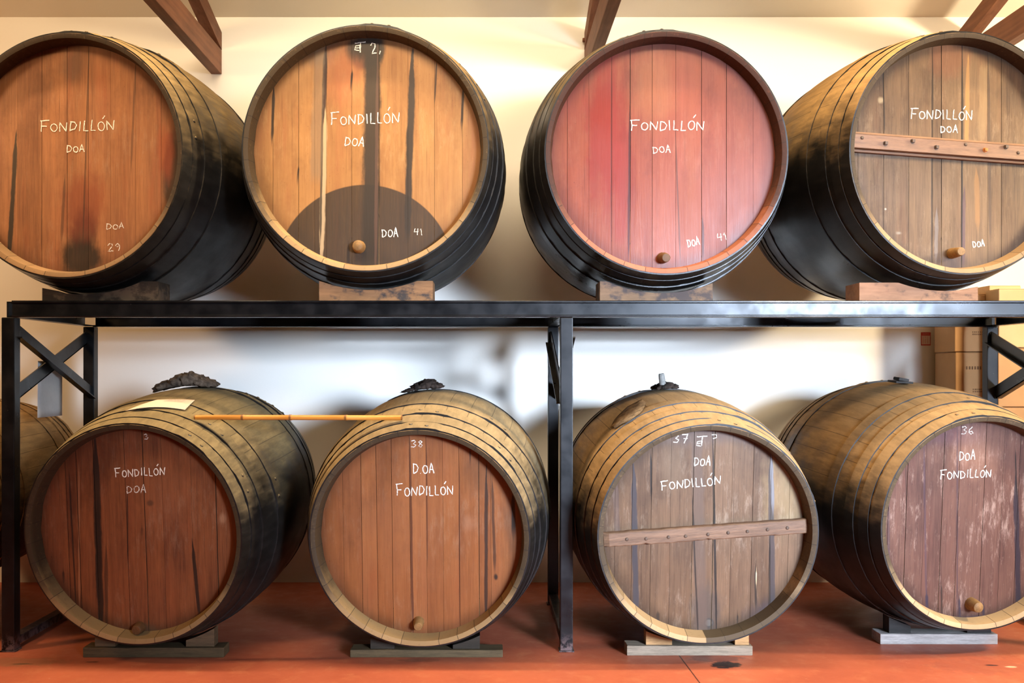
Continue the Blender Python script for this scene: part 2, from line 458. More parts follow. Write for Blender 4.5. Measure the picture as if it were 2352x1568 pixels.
def chalk(name, strength):
    g = N(name)
    n = g.noise(g.obj(), 130, 4, 0.7)
    tr = g.n.new('ShaderNodeBsdfTransparent'); mx = g.n.new('ShaderNodeMixShader')
    g.put(mx.inputs[0], g.smooth(n, 0.55 - 0.25 * strength, 0.73 - 0.25 * strength, 0.12 * strength, min(1, 0.40 + strength * 0.55)))
    g.l.new(tr.outputs[0], mx.inputs[1]); g.l.new(g.b.outputs[0], mx.inputs[2]); g.l.new(mx.outputs[0], g.out.inputs[0])
    return g.done((0.86, 0.80, 0.66), 0.9, 0.1)
M_chalk = chalk('white_chalk', 1.0)
M_faint = chalk('worn_chalk', 0.75)

# handwriting: strokes in a box of height 1
def oval(cx, cy, rx, ry, n=12, a0=100, a1=470):
    return [(cx + rx * math.cos(math.radians(a0 + (a1 - a0) * i / n)), cy + ry * math.sin(math.radians(a0 + (a1 - a0) * i / n))) for i in range(n + 1)]
GL = {
    'F': (.62, [[(.02, 0), (.06, .5), (.05, 1)], [(-.05, 1.0), (.66, 1.04)], [(.04, .52), (.46, .50)]]),
    'O': (.56, [oval(.28, .36, .25, .36)]),
    'Ó': (.56, [oval(.28, .38, .25, .38), [(.40, 1.02), (.58, 1.30)]]),
    'N': (.62, [[(.03, 0), (.05, .82), (.50, .02), (.60, .84)]]),
    'D': (.56, [[(.05, .02), (.08, .84)], [(.02, .84), (.36, .78), (.54, .50), (.42, .16), (.04, 0)]]),
    'I': (.22, [[(.10, .02), (.11, .90)]]),
    'L': (.44, [[(.10, .92), (.06, .03), (.42, .0)]]),
    'A': (.54, [[(.0, .02), (.28, .98), (.48, .0)], [(.10, .38), (.46, .36)]]),
    'T': (.66, [[(.0, .95), (.66, 1.0)], [(.34, .98), (.32, .0)]]),
    '1': (.30, [[(.02, .7), (.16, .95), (.16, 0)]]),
    '2': (.52, [[(.04, .74), (.18, .96), (.42, .86), (.40, .60), (.06, .02), (.50, .04)]]),
    '3': (.52, [[(.04, .90), (.30, .98), (.44, .78), (.20, .54), (.46, .34), (.30, .04), (.0, .10)]]),
    '4': (.52, [[(.12, .95), (.04, .45), (.46, .48)], [(.40, .9), (.36, 0)]]),
    '6': (.50, [[(.40, .95), (.12, .60), (.05, .25), (.22, .02), (.44, .18), (.34, .42), (.08, .32)]]),
    '7': (.52, [[(.02, .92), (.48, .95), (.22, 0)], [(.14, .48), (.48, .50)]]),
    '8': (.50, [[(.40, .82), (.22, .98), (.08, .80), (.40, .28), (.24, .02), (.06, .22), (.40, .82)]]),
    '9': (.50, [[(.42, .70), (.24, .96), (.06, .72), (.22, .52), (.44, .74), (.40, .3), (.30, .0)]]),
    'e': (.30, [[(.26, .62), (.06, .55), (.02, .20), (.28, .12)], [(.04, .36), (.24, .38)], [(.26, .62), (.28, .3)]]),
    'c': (.40, [[(.05, .9), (.32, .95), (.36, .55), (.14, .38)]]),
    ',': (.25, [[(.18, .18), (.06, -.08)]]),
    '.': (.16, [[(.06, .04), (.10, .0)]]),
    ' ': (.45, []),
}
def lettering(parent, text, p0, p1, height, width, m, seed, label=None):
    """chalk writing from p0 to p1 (head-plane x, z), on the plane y = parent's head front"""
    rnd = random.Random(seed)
    adv, gap = 0.0, 0.13
    for ch in text: adv += GL[ch][0] + gap
    adv -= gap
    dx, dz = p1[0] - p0[0], p1[1] - p0[1]
    ln = math.hypot(dx, dz); ux, uz = dx / ln, dz / ln
    kx = ln / adv
    verts, faces = [], []
    def pt(x, y): return (p0[0] + ux * x - uz * y, p0[1] + uz * x + ux * y)
    pen = 0.0
    for ch in text:
        w, strokes = GL[ch]
        jy = rnd.uniform(-.05, .05); sk = rnd.uniform(-.06, .08); sh = rnd.uniform(.93, 1.07)
        for st in strokes:
            pts = [pt((pen + a + b * sk) * kx, (b * sh + jy) * height) for a, b in st]
            # resample so the line wavers a little
            fine = []
            for (ax, az), (bx, bz) in zip(pts, pts[1:]):
                k = max(1, int(math.hypot(bx - ax, bz - az) / 0.008))
                for i in range(k): fine.append((ax + (bx - ax) * i / k, az + (bz - az) * i / k))
            fine.append(pts[-1])
            prev = None
            for i, (x, z) in enumerate(fine):
                a = fine[max(0, i - 1)]; b = fine[min(len(fine) - 1, i + 1)]
                tx, tz = b[0] - a[0], b[1] - a[1]; l = math.hypot(tx, tz) or 1
                nx, nz = -tz / l, tx / l
                w2 = width * 0.5 * rnd.uniform(.75, 1.2)
                x += rnd.uniform(-.0008, .0008); z += rnd.uniform(-.0008, .0008)
                k = len(verts)
                verts += [(x + nx * w2, -0.0008, z + nz * w2), (x - nx * w2, -0.0008, z - nz * w2)]
                if prev is not None: faces.append((prev, prev + 1, k + 1, k))
                prev = k
        pen += w + gap
    o = mesh_obj('chalk_lettering', verts, faces, m, parent)
    if label: o['label'] = label
    return o

# ------------------------------------------------------------------ casks
REC = 0.075                        # how far the head sits inside the rim
class Cask:
    def __init__(self, px, py, s, rh, rb, L=1.25, yaw=0.0, tilt=0.0):
        self.rh, self.rb, self.L = rh, rb, L
        self.yaw, self.tilt = math.radians(yaw), math.radians(tilt)
        y = FPX / s + CAMY
        self.front = at(px, py, y)                     # centre of the rim's front
        self.rot = Euler((self.tilt, 0, -self.yaw), 'XYZ')
        self.R = self.rot.to_matrix()
        self.axis = self.R @ Vector((0, 1, 0))
        self.up = self.R @ Vector((0, 0, 1))
        self.base = self.front + self.axis * (L / 2) - self.up * rb
        self.inv = self.R.inverted()
    def r(self, a):
        t = max(0.0, min(1.0, a / self.L))
        return self.rh + (self.rb - self.rh) * (1 - abs(2 * t - 1) ** 2.1)
    def local(self, p): return self.inv @ (p - self.base)
    def world(self, p): return self.base + self.R @ p
    def head_pt(self, px, py):     # photo pixel -> x, z on the head plane, measured from the head's centre
        o = Vector((0, CAMY, CAMZ)); d = at(px, py, 0.0) - o
        c = self.front + self.axis * REC
        t = (c - o).dot(self.axis) / d.dot(self.axis)
        q = self.inv @ (o + d * t - c)
        return (q.x, q.z)
    def surf(self, x, y, top=False, off=0.005):        # height of the cask's skin above/below world x, y
        sg = 1 if top else -1
        a0 = (y - self.front.y) * self.axis.y + (x - self.front.x) * self.axis.x
        z = self.front.z + a0 * self.axis.z + sg * self.rb
        for _ in range(14):
            d = Vector((x, y, z)) - self.front
            a = d.dot(self.axis)
            q = d - self.axis * a
            l = q.length or 1e-6
            c = max(0.25, abs(q.z) / l)
            z += sg * max(-.1, min(.1, (self.r(a) + off - l) / c))
        return z

HOOPS = ((0.002, 0.062), (0.074, 0.132), (0.166, 0.224), (0.315, 0.380))
def build_cask(c, label, group, coat_m, hoop_m, chime_m, head_m, joints, seed, gapw=None, hoops=HOOPS, tones=None):
    rnd = random.Random(seed)
    t = thing('wine_cask', label, 'wine cask', c.base, c.rot, group)
    L, rb = c.L, c.rb
    SEG = 136
    # staves: outside, rim, inside of the rim, and the far end closed the same way
    prof = [(L * i / 40, c.r(L * i / 40)) for i in range(41)]
    th = 0.022
    rim = lambda a0, s: [(a0 + s * .006, c.rh - th), (a0 + s * REC * 1.05, c.rh - th - 0.012)]
    front = [(0.0035, c.rh), (0.0, c.rh - 0.002), (0.0, c.rh - 0.004)] + rim(0.0, 1) + [(REC * 1.05, 0.02)]
    back = [(L - .0035, c.rh), (L, c.rh - 0.002), (L, c.rh - .004)] + rim(L, -1) + [(L - REC * 1.05, 0.02)]
    path = list(reversed(front)) + prof[1:-1] + back
    verts, faces, fm = [], [], []
    nf, nb = len(front), len(back)
    for k, (a, r) in enumerate(path):
        for i in range(SEG):
            an = 2 * PI * i / SEG
            rr = r
            if nf - 1 <= k < len(path) - nb + 1: rr = r - 0.0022 * abs(math.cos(an * 17)) ** 6   # the staves are not quite round
            verts.append((rr * math.sin(an), a - L / 2, rb + rr * math.cos(an)))
    for k in range(len(path) - 1):
        for i in range(SEG):
            j = (i + 1) % SEG
            faces.append((k * SEG + i, k * SEG + j, (k + 1) * SEG + j, (k + 1) * SEG + i))
            fm.append(1 if (k < nf - 1 or k >= len(path) - nb) else 0)
    o = mesh_obj('staves', verts, faces, None, t, True, [coat_m, chime_m], fm)
    o.data.set_sharp_from_angle(angle=math.radians(35))
    # hoops, each a riveted band with a lap joint
    allh = list(hoops) + [(L - b, L - a) for a, b in reversed(hoops)]
    for hi, (a0, a1) in enumerate(allh):
        bm = bmesh.new()
        lap = rnd.uniform(-0.5, 0.5) if hi % 2 == 0 else rnd.uniform(0.2, 1.3)
        HS = 120
        skew = rnd.uniform(-.003, .003)
        rings = []
        n = 4
        for i in range(HS):
            an = 2 * PI * i / HS
            dl = (an - lap + PI) % (2 * PI) - PI
            thick = 0.0035 + (0.004 if 0 <= dl < 0.30 else 0.0)
            sh = skew * math.sin(an + hi)
            sec = []
            for q in range(n + 1):
                a = a0 + (a1 - a0) * q / n + sh
                sec.append((a, c.r(a) + thick + 0.001))
            sec = [(a0 + sh, c.r(a0) - 0.002)] + sec + [(a1 + sh, c.r(a1) - 0.002)]
            rings.append([bm.verts.new((r * math.sin(an), a - L / 2, rb + r * math.cos(an))) for a, r in sec])
        for i in range(HS):
            A, B = rings[i], rings[(i + 1) % HS]
            for q in range(len(A) - 1): bm.faces.new((A[q], A[q + 1], B[q + 1], B[q]))
        for kk in (0.07, 0.21):
            an = lap + kk; a = (a0 + a1) / 2 + (0.008 if kk < .1 else -.006)
            nrm = Vector((math.sin(an), 0, math.cos(an)))
            pos = Vector((nrm.x * (c.r(a) + .007), a - L / 2, rb + nrm.z * (c.r(a) + .007)))
            m = Matrix.Translation(pos) @ nrm.to_track_quat('Z', 'Y').to_matrix().to_4x4()
            add_lathe(bm, [(0.009, 0), (0.008, 0.003), (0.004, 0.005)], 8, m)
        h = bm_obj('hoop', bm, hoop_m, t, True)
        h.data.set_sharp_from_angle(angle=math.radians(40))
    # head: upright planks with gaps between, cut to the circle
    R = c.rh - th - 0.0105
    xs = sorted([c.head_pt(j, VPY * 0 + c._cy)[0] for j in joints])
    xs = [x for x in xs if -R + .03 < x < R - .03]
    edges = [-R] + xs + [R]
    while edges[-1] - edges[-2] > 0.16: edges.insert(-1, edges[-2] + 0.115)
    while edges[1] - edges[0] > 0.16: edges.insert(1, edges[1] - 0.115)
    verts, faces, fm, tone = [], [], [], []
    hz = lambda x: math.sqrt(max(0.0, R * R - x * x))
    for k in range(len(edges) - 1):
        xa, xb = edges[k], edges[k + 1]
        ga = 0.0 if k == 0 else (gapw or {}).get(k, rnd.choice((.0003, .0008, .0012, .0022)))
        gb = 0.0 if k == len(edges) - 2 else 0.0006
        xa2, xb2 = xa + ga, xb - gb
        tn = tones[k] if tones and k < len(tones) else rnd.random()
        step = rnd.uniform(0, .0012)
        cols = [xa2 + (xb2 - xa2) * i / 8 for i in range(9)]
        def strip(cols, y, mi):
            b0 = len(verts)
            for x in cols:
                h = hz(x); verts.append((x, y, h)); verts.append((x, y, -h))
            for i in range(len(cols) - 1):
                q = b0 + 2 * i
                faces.append((q, q + 1, q + 3, q + 2)); fm.append(mi); tone.append(tn)
        strip(cols, step, 0)
        for x, s in ((xa2, 1), (xb2, -1)):             # plank sides
            b0 = len(verts); h = hz(x)
            verts += [(x, step, h), (x, step, -h), (x, 0.008, -h), (x, 0.008, h)]
            faces.append((b0, b0 + 1, b0 + 2, b0 + 3) if s < 0 else (b0 + 3, b0 + 2, b0 + 1, b0)); fm.append(1); tone.append(tn)
    b0 = len(verts)                                    # backing behind the gaps
    for i in range(64):
        an = 2 * PI * i / 64; verts.append((R * math.sin(an), 0.008, R * math.cos(an)))
    faces.append(tuple(range(b0 + 63, b0 - 1, -1))); fm.append(1); tone.append(0)
    hd = mesh_obj('head', verts, faces, None, t, False, [head_m, M_groove], fm)
    hd.location = (0, -L / 2 + REC, rb)
    at_ = hd.data.attributes.new('tone', 'FLOAT', 'FACE')
    at_.data.foreach_set('value', tone)
    return t, hd

M_plug = plain('turned_plug_wood', srgb(132, 98, 56), 0.6, 0.3, 0.3, 30, bump=0.2)
M_plugd = plain('dark_plug_wood', srgb(92, 62, 34), 0.6, 0.3, 0.3, 30, bump=0.2)
def spigot(c, hd, px, py, r, ln, m, tilt=(0, 0)):
    x, z = c.head_pt(px, py)
    bm = bmesh.new()
    mt = Matrix.Rotation(PI / 2, 4, 'X')
    add_lathe(bm, [(r * 1.18, -0.004), (r * 1.12, ln * .35), (r * .98, ln * .8), (r * .90, ln - .002), (r * .8, ln)], 14, mt)
    o = bm_obj('spigot_plug', bm, m, hd, True)
    o.data.set_sharp_from_angle(angle=math.radians(40))
    o.location = (x, 0.001, z); o.rotation_euler = (tilt[0], 0, tilt[1])
    return o

M_ironbolt = plain('rusty_nail_iron', (0.07, 0.04, 0.022), 0.6, 0.5, 0.5, 60)
M_rust = plain('orange_rust', (0.45, 0.16, 0.04), 0.8, 0.3, 0.5, 60)
def head_bar(c, hd, pl, pr, w, th, m, bolts, mould, seed):
    """plank nailed across the head from photo point pl to pr"""
    (xa, za), (xb, zb) = c.head_pt(*pl), c.head_pt(*pr)
    ln = math.hypot(xb - xa, zb - za); an = math.atan2(zb - za, xb - xa)
    rnd = random.Random(seed)
    bm = bmesh.new()
    NX = 40
    if mould:
        prof = [(-w / 2, 0), (-w / 2, th * .55), (-w * .40, th * .62), (-w * .38, th * .50), (-w * .34, th), (w * .34, th), (w * .38, th * .5), (w * .40, th * .62), (w / 2, th * .55), (w / 2, 0)]
    else:
        prof = [(-w / 2, 0), (-w * .48, th * .9), (-w * .42, th), (0, th * 1.02), (w * .44, th), (w / 2, th * .85), (w / 2, 0)]
    rings = []
    for i in range(NX + 1):
        x = ln * i / NX
        j = 0 if mould else rnd.uniform(-.0015, .0015)
        jb = 0 if mould else (rnd.uniform(-.003, .006) if rnd.random() < .3 else 0)
        cut = 1.0
        if not mould and (i == 0 or i == NX): cut = 0.72
        rings.append([bm.verts.new((x, -y * cut - 0.0012, z + (jb if z < -w * .4 else j))) for z, y in prof])
    for A, B in zip(rings, rings[1:]):
        for q in range(len(prof) - 1): bm.faces.new((A[q], A[q + 1], B[q + 1], B[q]))
        bm.faces.new((A[-1], A[0], B[0], B[-1]))
    bm.faces.new(rings[0]); bm.faces.new(list(reversed(rings[-1])))
    bar = bm_obj('cross_bar', bm, m, hd)
    bar.location = (xa, 0, za); bar.rotation_euler = (0, -an, 0)
    for (bx, by, kind) in bolts:
        x, z = c.head_pt(bx, by)
        lx = (x - xa) * math.cos(an) + (z - za) * math.sin(an); lz = -(x - xa) * math.sin(an) + (z - za) * math.cos(an)
        bm = bmesh.new()
        if kind == 'square':
            add_box(bm, lx - .007, lx + .007, -th - .014, -th + .002, lz - .007, lz + .007, None, .001)
            add_lathe(bm, [(.012, 0), (.011, .003)], 12, Matrix.Translation((lx, -th, lz)) @ Matrix.Rotation(PI / 2, 4, 'X'))
        else:
            add_lathe(bm, [(.0085, 0), (.0075, .003), (.004, .005)], 10, Matrix.Translation((lx, -th - .001, lz)) @ Matrix.Rotation(PI / 2, 4, 'X'))
        b = bm_obj('nail_head' if kind != 'square' else 'bolt_head', bm, M_rust if bx == 2250 else M_ironbolt, hd)
        b.location = bar.location; b.rotation_euler = bar.rotation_euler
        b.name = 'nail_head' if kind != 'square' else 'bolt_head'
        b.parent = hd
    return bar

UP, LOWG = 'casks on top of the rack', 'casks under the rack'
black = (0.0065, 0.0055, 0.0045)
DUSTU = srgb(118, 98, 62); DUSTL = srgb(186, 152, 98)
def coats(nm, rb, dark=black, dust=DUSTL, lo=-0.05, hi=0.75, gl=0.33, amt=1.0):
    return (coat('cask_side_' + nm, dark, dust, lo, hi, gl, amt, 34, rb), coat('cask_hoop_' + nm, dark, tuple(x * .93 for x in dust), lo, hi, gl - .03, amt))
def J(c, cy): c._cy = cy; RH[0] = c.rh; return c
CH = {}

def write(c, hd, items, seed):
    for i, (txt, xa, ya, xb, yb, hpx, faint) in enumerate(items):
        p0, p1 = c.head_pt(xa, ya), c.head_pt(xb, yb)
        s = FPX / (c.front.y + REC - CAMY)
        lettering(hd, txt, p0, p1, hpx / s, (2.0 if faint else 2.15) / s, M_faint if faint else M_chalk, seed * 10 + i)

def loc2(c, px, py): return c.head_pt(px, py)
def B(c, px, py, rxp, ryp, soft, st, col, s=510):
    x, z = c.head_pt(px, py); return (x, z, rxp / s, ryp / s, soft, st, col)
def S(c, xa, ya, xb, yb, wpx, st, col, s=510):
    x0, z1 = c.head_pt(xa, ya); x1, z0 = c.head_pt(xb, yb); return (x0, x1, z1, z0, wpx / 2 / s, st, col)
DK = (0.018, 0.012, 0.008)

# --- upper row
c1 = J(Cask(148, 356, 510, .551, .628, 1.25, yaw=6.5), 356)
a, b = coats('upper_left', c1.rb, dust=srgb(150, 124, 78), lo=.0, hi=.9)
h = head_mat('head_red_brown', (.150, .052, .019), (.37, .150, .056), (.29, .08, .03),
             streaks=[S(c1, 38, 300, 20, 600, 14, .95, DK), S(c1, 205, 100, 190, 560, 5, .55, DK), S(c1, 312, 140, 300, 400, 6, .45, DK), S(c1, 150, 400, 140, 560, 8, .5, DK)],
             blobs=[B(c1, 185, 590, 62, 50, .5, .95, DK), B(c1, 195, 530, 34, 60, .6, .7, DK), B(c1, 190, 470, 70, 90, .6, .55, (.17, .022, .010)), B(c1, 398, 400, 30, 120, .4, .85, (.02, .014, .01)), B(c1, 382, 350, 22, 80, .6, .45, (.34, .06, .018)),
                    B(c1, 170, 150, 35, 50, .7, .5, (.09, .05, .03))], gloss=.42)
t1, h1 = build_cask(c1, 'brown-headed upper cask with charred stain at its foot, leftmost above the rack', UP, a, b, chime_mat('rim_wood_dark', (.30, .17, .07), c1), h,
                    (-230, -170, -15, 40, 96, 154, 203, 254, 312, 370), 11)
write(c1, h1, [('FONDILLÓN', 94, 303, 264, 299, 25, 0), ('DOA', 153, 350, 195, 349, 18, 0), ('DOA', 244, 527, 286, 525, 15, 1), ('29', 247, 577, 278, 575, 18, 1)], 1)

c2 = J(Cask(839, 340, 510, .553, .642, 1.25, yaw=0.3), 340)
a, b = coats('upper_second', c2.rb, dust=srgb(150, 120, 72), lo=.05, hi=.85, gl=.38)
GREY = (.034, .022, .012)
h = head_mat('head_golden', (.215, .086, .024), (.42, .205, .064), (.30, .105, .034),
             streaks=[S(c2, 858, 80, 848, 625, 46, .97, GREY), S(c2, 838, 84, 838, 142, 92, .93, GREY), S(c2, 948, 110, 935, 560, 19, .97, (.035, .024, .015)), S(c2, 748, 105, 742, 290, 13, .95, (.03, .014, .010)),
                      S(c2, 747, 250, 738, 600, 15, .75, (.50, .36, .20)), S(c2, 741, 220, 736, 560, 6, .85, (.03, .02, .012)), S(c2, 735, 90, 725, 420, 30, .5, (.20, .14, .08)),
                      S(c2, 809, 160, 806, 210, 6, .95, DK), S(c2, 629, 200, 624, 330, 8, .9, DK), S(c2, 1064, 200, 1060, 300, 7, .9, DK), S(c2, 1003, 140, 998, 240, 5, .8, DK), S(c2, 686, 380, 683, 425, 5, .9, DK),
                      S(c2, 868, 100, 862, 620, 9, .7, (.10, .05, .03)), S(c2, 800, 560, 800, 620, 8, .8, DK)],
             blobs=[B(c2, 840, 120, 45, 44, .35, .95, GREY), B(c2, 838, 629, 209, 209, .012, .92, (.030, .021, .013)), B(c2, 730, 110, 60, 50, .6, .6, (.10, .06, .035)), B(c2, 790, 170, 60, 80, .7, .45, (.42, .13, .05))],
             gloss=.45, grain=.35, scuff=.15, scuff_col=(.7, .45, .2))
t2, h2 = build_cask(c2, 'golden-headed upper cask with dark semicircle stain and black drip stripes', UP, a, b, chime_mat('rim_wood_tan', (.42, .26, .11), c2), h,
                    (627, 686, 723, 750, 808, 870, 937, 998, 1062), 12, tones=[.6, .7, .75, .5, .45, .55, .4, .7, .6, .7])
write(c2, h2, [('FONDILLÓN', 761, 288, 918, 281, 27, 0), ('DOA', 791, 334, 836, 338, 23, 0), ('DOA', 878, 546, 915, 543, 22, 0), ('41', 950, 541, 972, 540, 16, 1), ('T', 815, 122, 840, 120, 24, 0), ('e', 813, 119, 826, 119, 24, 0), ('2,', 853, 124, 876, 122, 26, 0)], 2)
spigot(c2, h2, 825, 567, .026, .055, M_plug)

c3 = J(Cask(1531, 350, 510, .546, .638, 1.25, yaw=-0.5), 350)
a, b = coats('upper_third', c3.rb, dust=DUSTU, lo=.2, hi=.95, gl=.25)
h = head_mat('head_painted_red', (.150, .033, .018), (.250, .068, .036), (.22, .062, .028), .22,
             streaks=[S(c3, 1447, 240, 1444, 600, 7, .9, (.05, .01, .01)), S(c3, 1405, 130, 1404, 580, 4, .8, (.10, .02, .015)), S(c3, 1551, 300, 1563, 610, 4, .75, (.08, .03, .02)), S(c3, 1425, 330, 1425, 560, 34, .55, (.22, .030, .022)), S(c3, 1614, 500, 1615, 600, 6, .85, (.06, .02, .015)), S(c3, 1342, 190, 1340, 230, 5, .7, (.12, .03, .02))],
             blobs=[B(c3, 1392, 300, 55, 210, .6, .75, (.19, .016, .012)), B(c3, 1435, 400, 30, 130, .6, .6, (.14, .014, .010)), B(c3, 1500, 200, 60, 110, .7, .35, (.28, .13, .06)), B(c3, 1300, 180, 60, 120, .6, .4, (.23, .042, .028))],
             gloss=.33, grain=.3, scuff=.14, scuff_col=(.34, .18, .12))
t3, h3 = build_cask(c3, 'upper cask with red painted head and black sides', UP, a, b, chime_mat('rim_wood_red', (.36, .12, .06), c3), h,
                    (1303, 1353, 1405, 1447, 1498, 1552, 1611, 1668, 1730), 13, gapw={4: .003}, tones=[.5, .5, .4, .3, .25, .8, .75, .45, .6, .6])
write(c3, h3, [('FONDILLÓN', 1450, 300, 1618, 298, 25, 0), ('DOA', 1500, 352, 1541, 350, 18, 1), ('DOA', 1580, 567, 1608, 562, 20, 0), ('41', 1648, 555, 1672, 550, 18, 1)], 3)
spigot(c3, h3, 1522, 592, .022, .06, M_plugd, (0.1, 0.1))

c4 = J(Cask(2217, 351, 510, .543, .622, 1.25, yaw=-6.5), 351)
a, b = coats('upper_right', c4.rb, dust=srgb(164, 128, 76), lo=.0, hi=.7, gl=.28)
h = head_mat('head_weathered_grey_brown', (.066, .035, .016), (.172, .102, .048), (.135, .062, .028), .22,
             streaks=[S(c4, 2211, 100, 2209, 620, 6, .9, DK), S(c4, 2142, 100, 2140, 610, 6, .75, DK), S(c4, 2224, 130, 2220, 360, 12, .8, (.30, .155, .05)), S(c4, 2243, 390, 2246, 530, 14, .75, (.24, .12, .04)), S(c4, 2260, 150, 2255, 320, 26, .5, (.25, .16, .075)), S(c4, 2270, 130, 2275, 560, 9, .6, (.05, .03, .02)),
                      S(c4, 2152, 480, 2150, 600, 10, .45, (.18, .16, .15)), S(c4, 2215, 430, 2213, 610, 9, .6, (.06, .03, .05)), S(c4, 2028, 140, 2032, 310, 4, .8, DK)],
             blobs=[B(c4, 2180, 130, 60, 60, .7, .5, (.18, .066, .03)), B(c4, 2190, 600, 40, 24, .5, .6, (.05, .03, .03)), B(c4, 2024, 230, 8, 7, .9, .7, (.34, .26, .15)), B(c4, 2065, 535, 8, 5, .9, .6, (.3, .26, .2)), B(c4, 2034, 480, 3, 3, .6, .8, (.34, .29, .22))], gloss=.45, grain=.6, scuff=.35, scuff_col=(.28, .19, .11))
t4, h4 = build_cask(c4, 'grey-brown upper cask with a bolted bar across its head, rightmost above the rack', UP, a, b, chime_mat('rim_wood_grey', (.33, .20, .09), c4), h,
                    (1971, 2030, 2088, 2142, 2162, 2209, 2269, 2300, 2360, 2420), 14, gapw={5: .003})
write(c4, h4, [('FONDILLÓN', 2092, 273, 2234, 275, 25, 0), ('DOA', 2160, 305, 2200, 305, 19, 0), ('DOA', 2235, 569, 2262, 566, 17, 0)], 4)
spigot(c4, h4, 2186, 582, .021, .085, M_plug, (0, -0.05))
M_bar = plain('varnished_cross_bar', (.17, .084, .040), .5, .4, .3, 6, stretch=(1, 8, 12), bump=.2)
head_bar(c4, h4, (1949, 327), (2450, 364), .090, .040, M_bar, [(1970, 321, 'nail'), (2023, 334, 'square'), (2085, 329, 'square'), (2139, 343, 'square'), (2206, 336, 'nail'), (2250, 349, 'square'), (2297, 342, 'square'), (2326, 355, 'nail'), (2350, 352, 'nail')], True, 4)

# --- lower row
c5 = J(Cask(303, 1229, 530, .485, .572, 1.25, yaw=4.8, tilt=4.8), 1229)
a, b = coats('lower_left', c5.rb, dust=srgb(140, 120, 80), lo=.1, hi=.85)
h = head_mat('head_dark_red_brown', (.085, .026, .010), (.255, .086, .030), (.20, .055, .02),
             streaks=[S(c5, 218, 1000, 232, 1460, 20, .92, DK), S(c5, 224, 1150, 228, 1400, 14, .9, DK), S(c5, 158, 1080, 175, 1400, 5, .8, DK), S(c5, 441, 1240, 458, 1420, 10, .95, DK), S(c5, 292, 1120, 294, 1300, 4, .75, DK), S(c5, 181, 1060, 182, 1400, 5, .45, (.40, .18, .08)), S(c5, 145, 1310, 146, 1340, 6, .8, DK), S(c5, 326, 1210, 326, 1230, 6, .8, DK), S(c5, 243, 1250, 245, 1450, 9, .6, DK)],
             blobs=[B(c5, 345, 1155, 10, 8, .6, .8, DK), B(c5, 510, 1190, 8, 12, .9, .3, (.45, .25, .13)), B(c5, 380, 1150, 80, 100, .8, .25, (.32, .12, .05)), B(c5, 330, 1450, 50, 20, .6, .6, (.10, .06, .03))], gloss=.42)
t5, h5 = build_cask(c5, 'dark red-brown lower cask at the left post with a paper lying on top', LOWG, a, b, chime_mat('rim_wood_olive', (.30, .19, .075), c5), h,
                    (108, 156, 181, 221, 292, 334, 376, 442, 498), 15, gapw={8: .003})
write(c5, h5, [('FONDILLÓN', 266, 1096, 380, 1090, 20, 0), ('DOA', 291, 1132, 336, 1131, 20, 1), ('3', 332, 1010, 343, 1009, 12, 1)], 5)
spigot(c5, h5, 322, 1440, .023, .045, M_plugd)

c6 = J(Cask(962, 1238, 530, .478, .574, 1.25, yaw=3.2, tilt=5), 1238)
a, b = coats('lower_second', c6.rb, dust=srgb(154, 130, 90), lo=.05, hi=.75)
h = head_mat('head_orange_brown', (.155, .047, .013), (.30, .108, .033), (.25, .072, .021),
             streaks=[S(c6, 941, 1000, 949, 1470, 6, .8, (.06, .02, .01)), S(c6, 979, 1000, 982, 1300, 4, .65, (.06, .02, .01)), S(c6, 1117, 1070, 1116, 1430, 9, .85, DK), S(c6, 1130, 1090, 1137, 1320, 8, .7, DK), S(c6, 1178, 1130, 1180, 1240, 10, .95, DK), S(c6, 1055, 1060, 1056, 1440, 4, .6, (.06, .02, .01)), S(c6, 1080, 1030, 1080, 1070, 4, .8, DK)],
             blobs=[B(c6, 1139, 1325, 6, 9, .6, .95, DK), B(c6, 1075, 1200, 18, 22, .9, .25, (.45, .25, .14)), B(c6, 1180, 1200, 30, 120, .7, .5, (.06, .03, .015)), B(c6, 1110, 1080, 60, 60, .8, .4, (.09, .045, .02)), B(c6, 930, 1200, 150, 180, .9, .15, (.40, .17, .07)), B(c6, 940, 1470, 30, 12, .5, .6, DK)], gloss=.42, grain=.35)
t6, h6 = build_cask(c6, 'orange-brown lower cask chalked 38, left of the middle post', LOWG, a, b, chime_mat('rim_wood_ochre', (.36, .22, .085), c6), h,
                    (750, 789, 831, 866, 901, 942, 980, 1018, 1055, 1100, 1128, 1179), 16)
write(c6, h6, [('38', 944, 1027, 973, 1026, 17, 1), ('D.OA', 949, 1087, 998, 1085, 25, 0), ('FONDILLÓN', 912, 1139, 1042, 1136, 25, 0)], 6)
spigot(c6, h6, 962, 1427, .021, .055, M_plug, (0.12, 0.05))

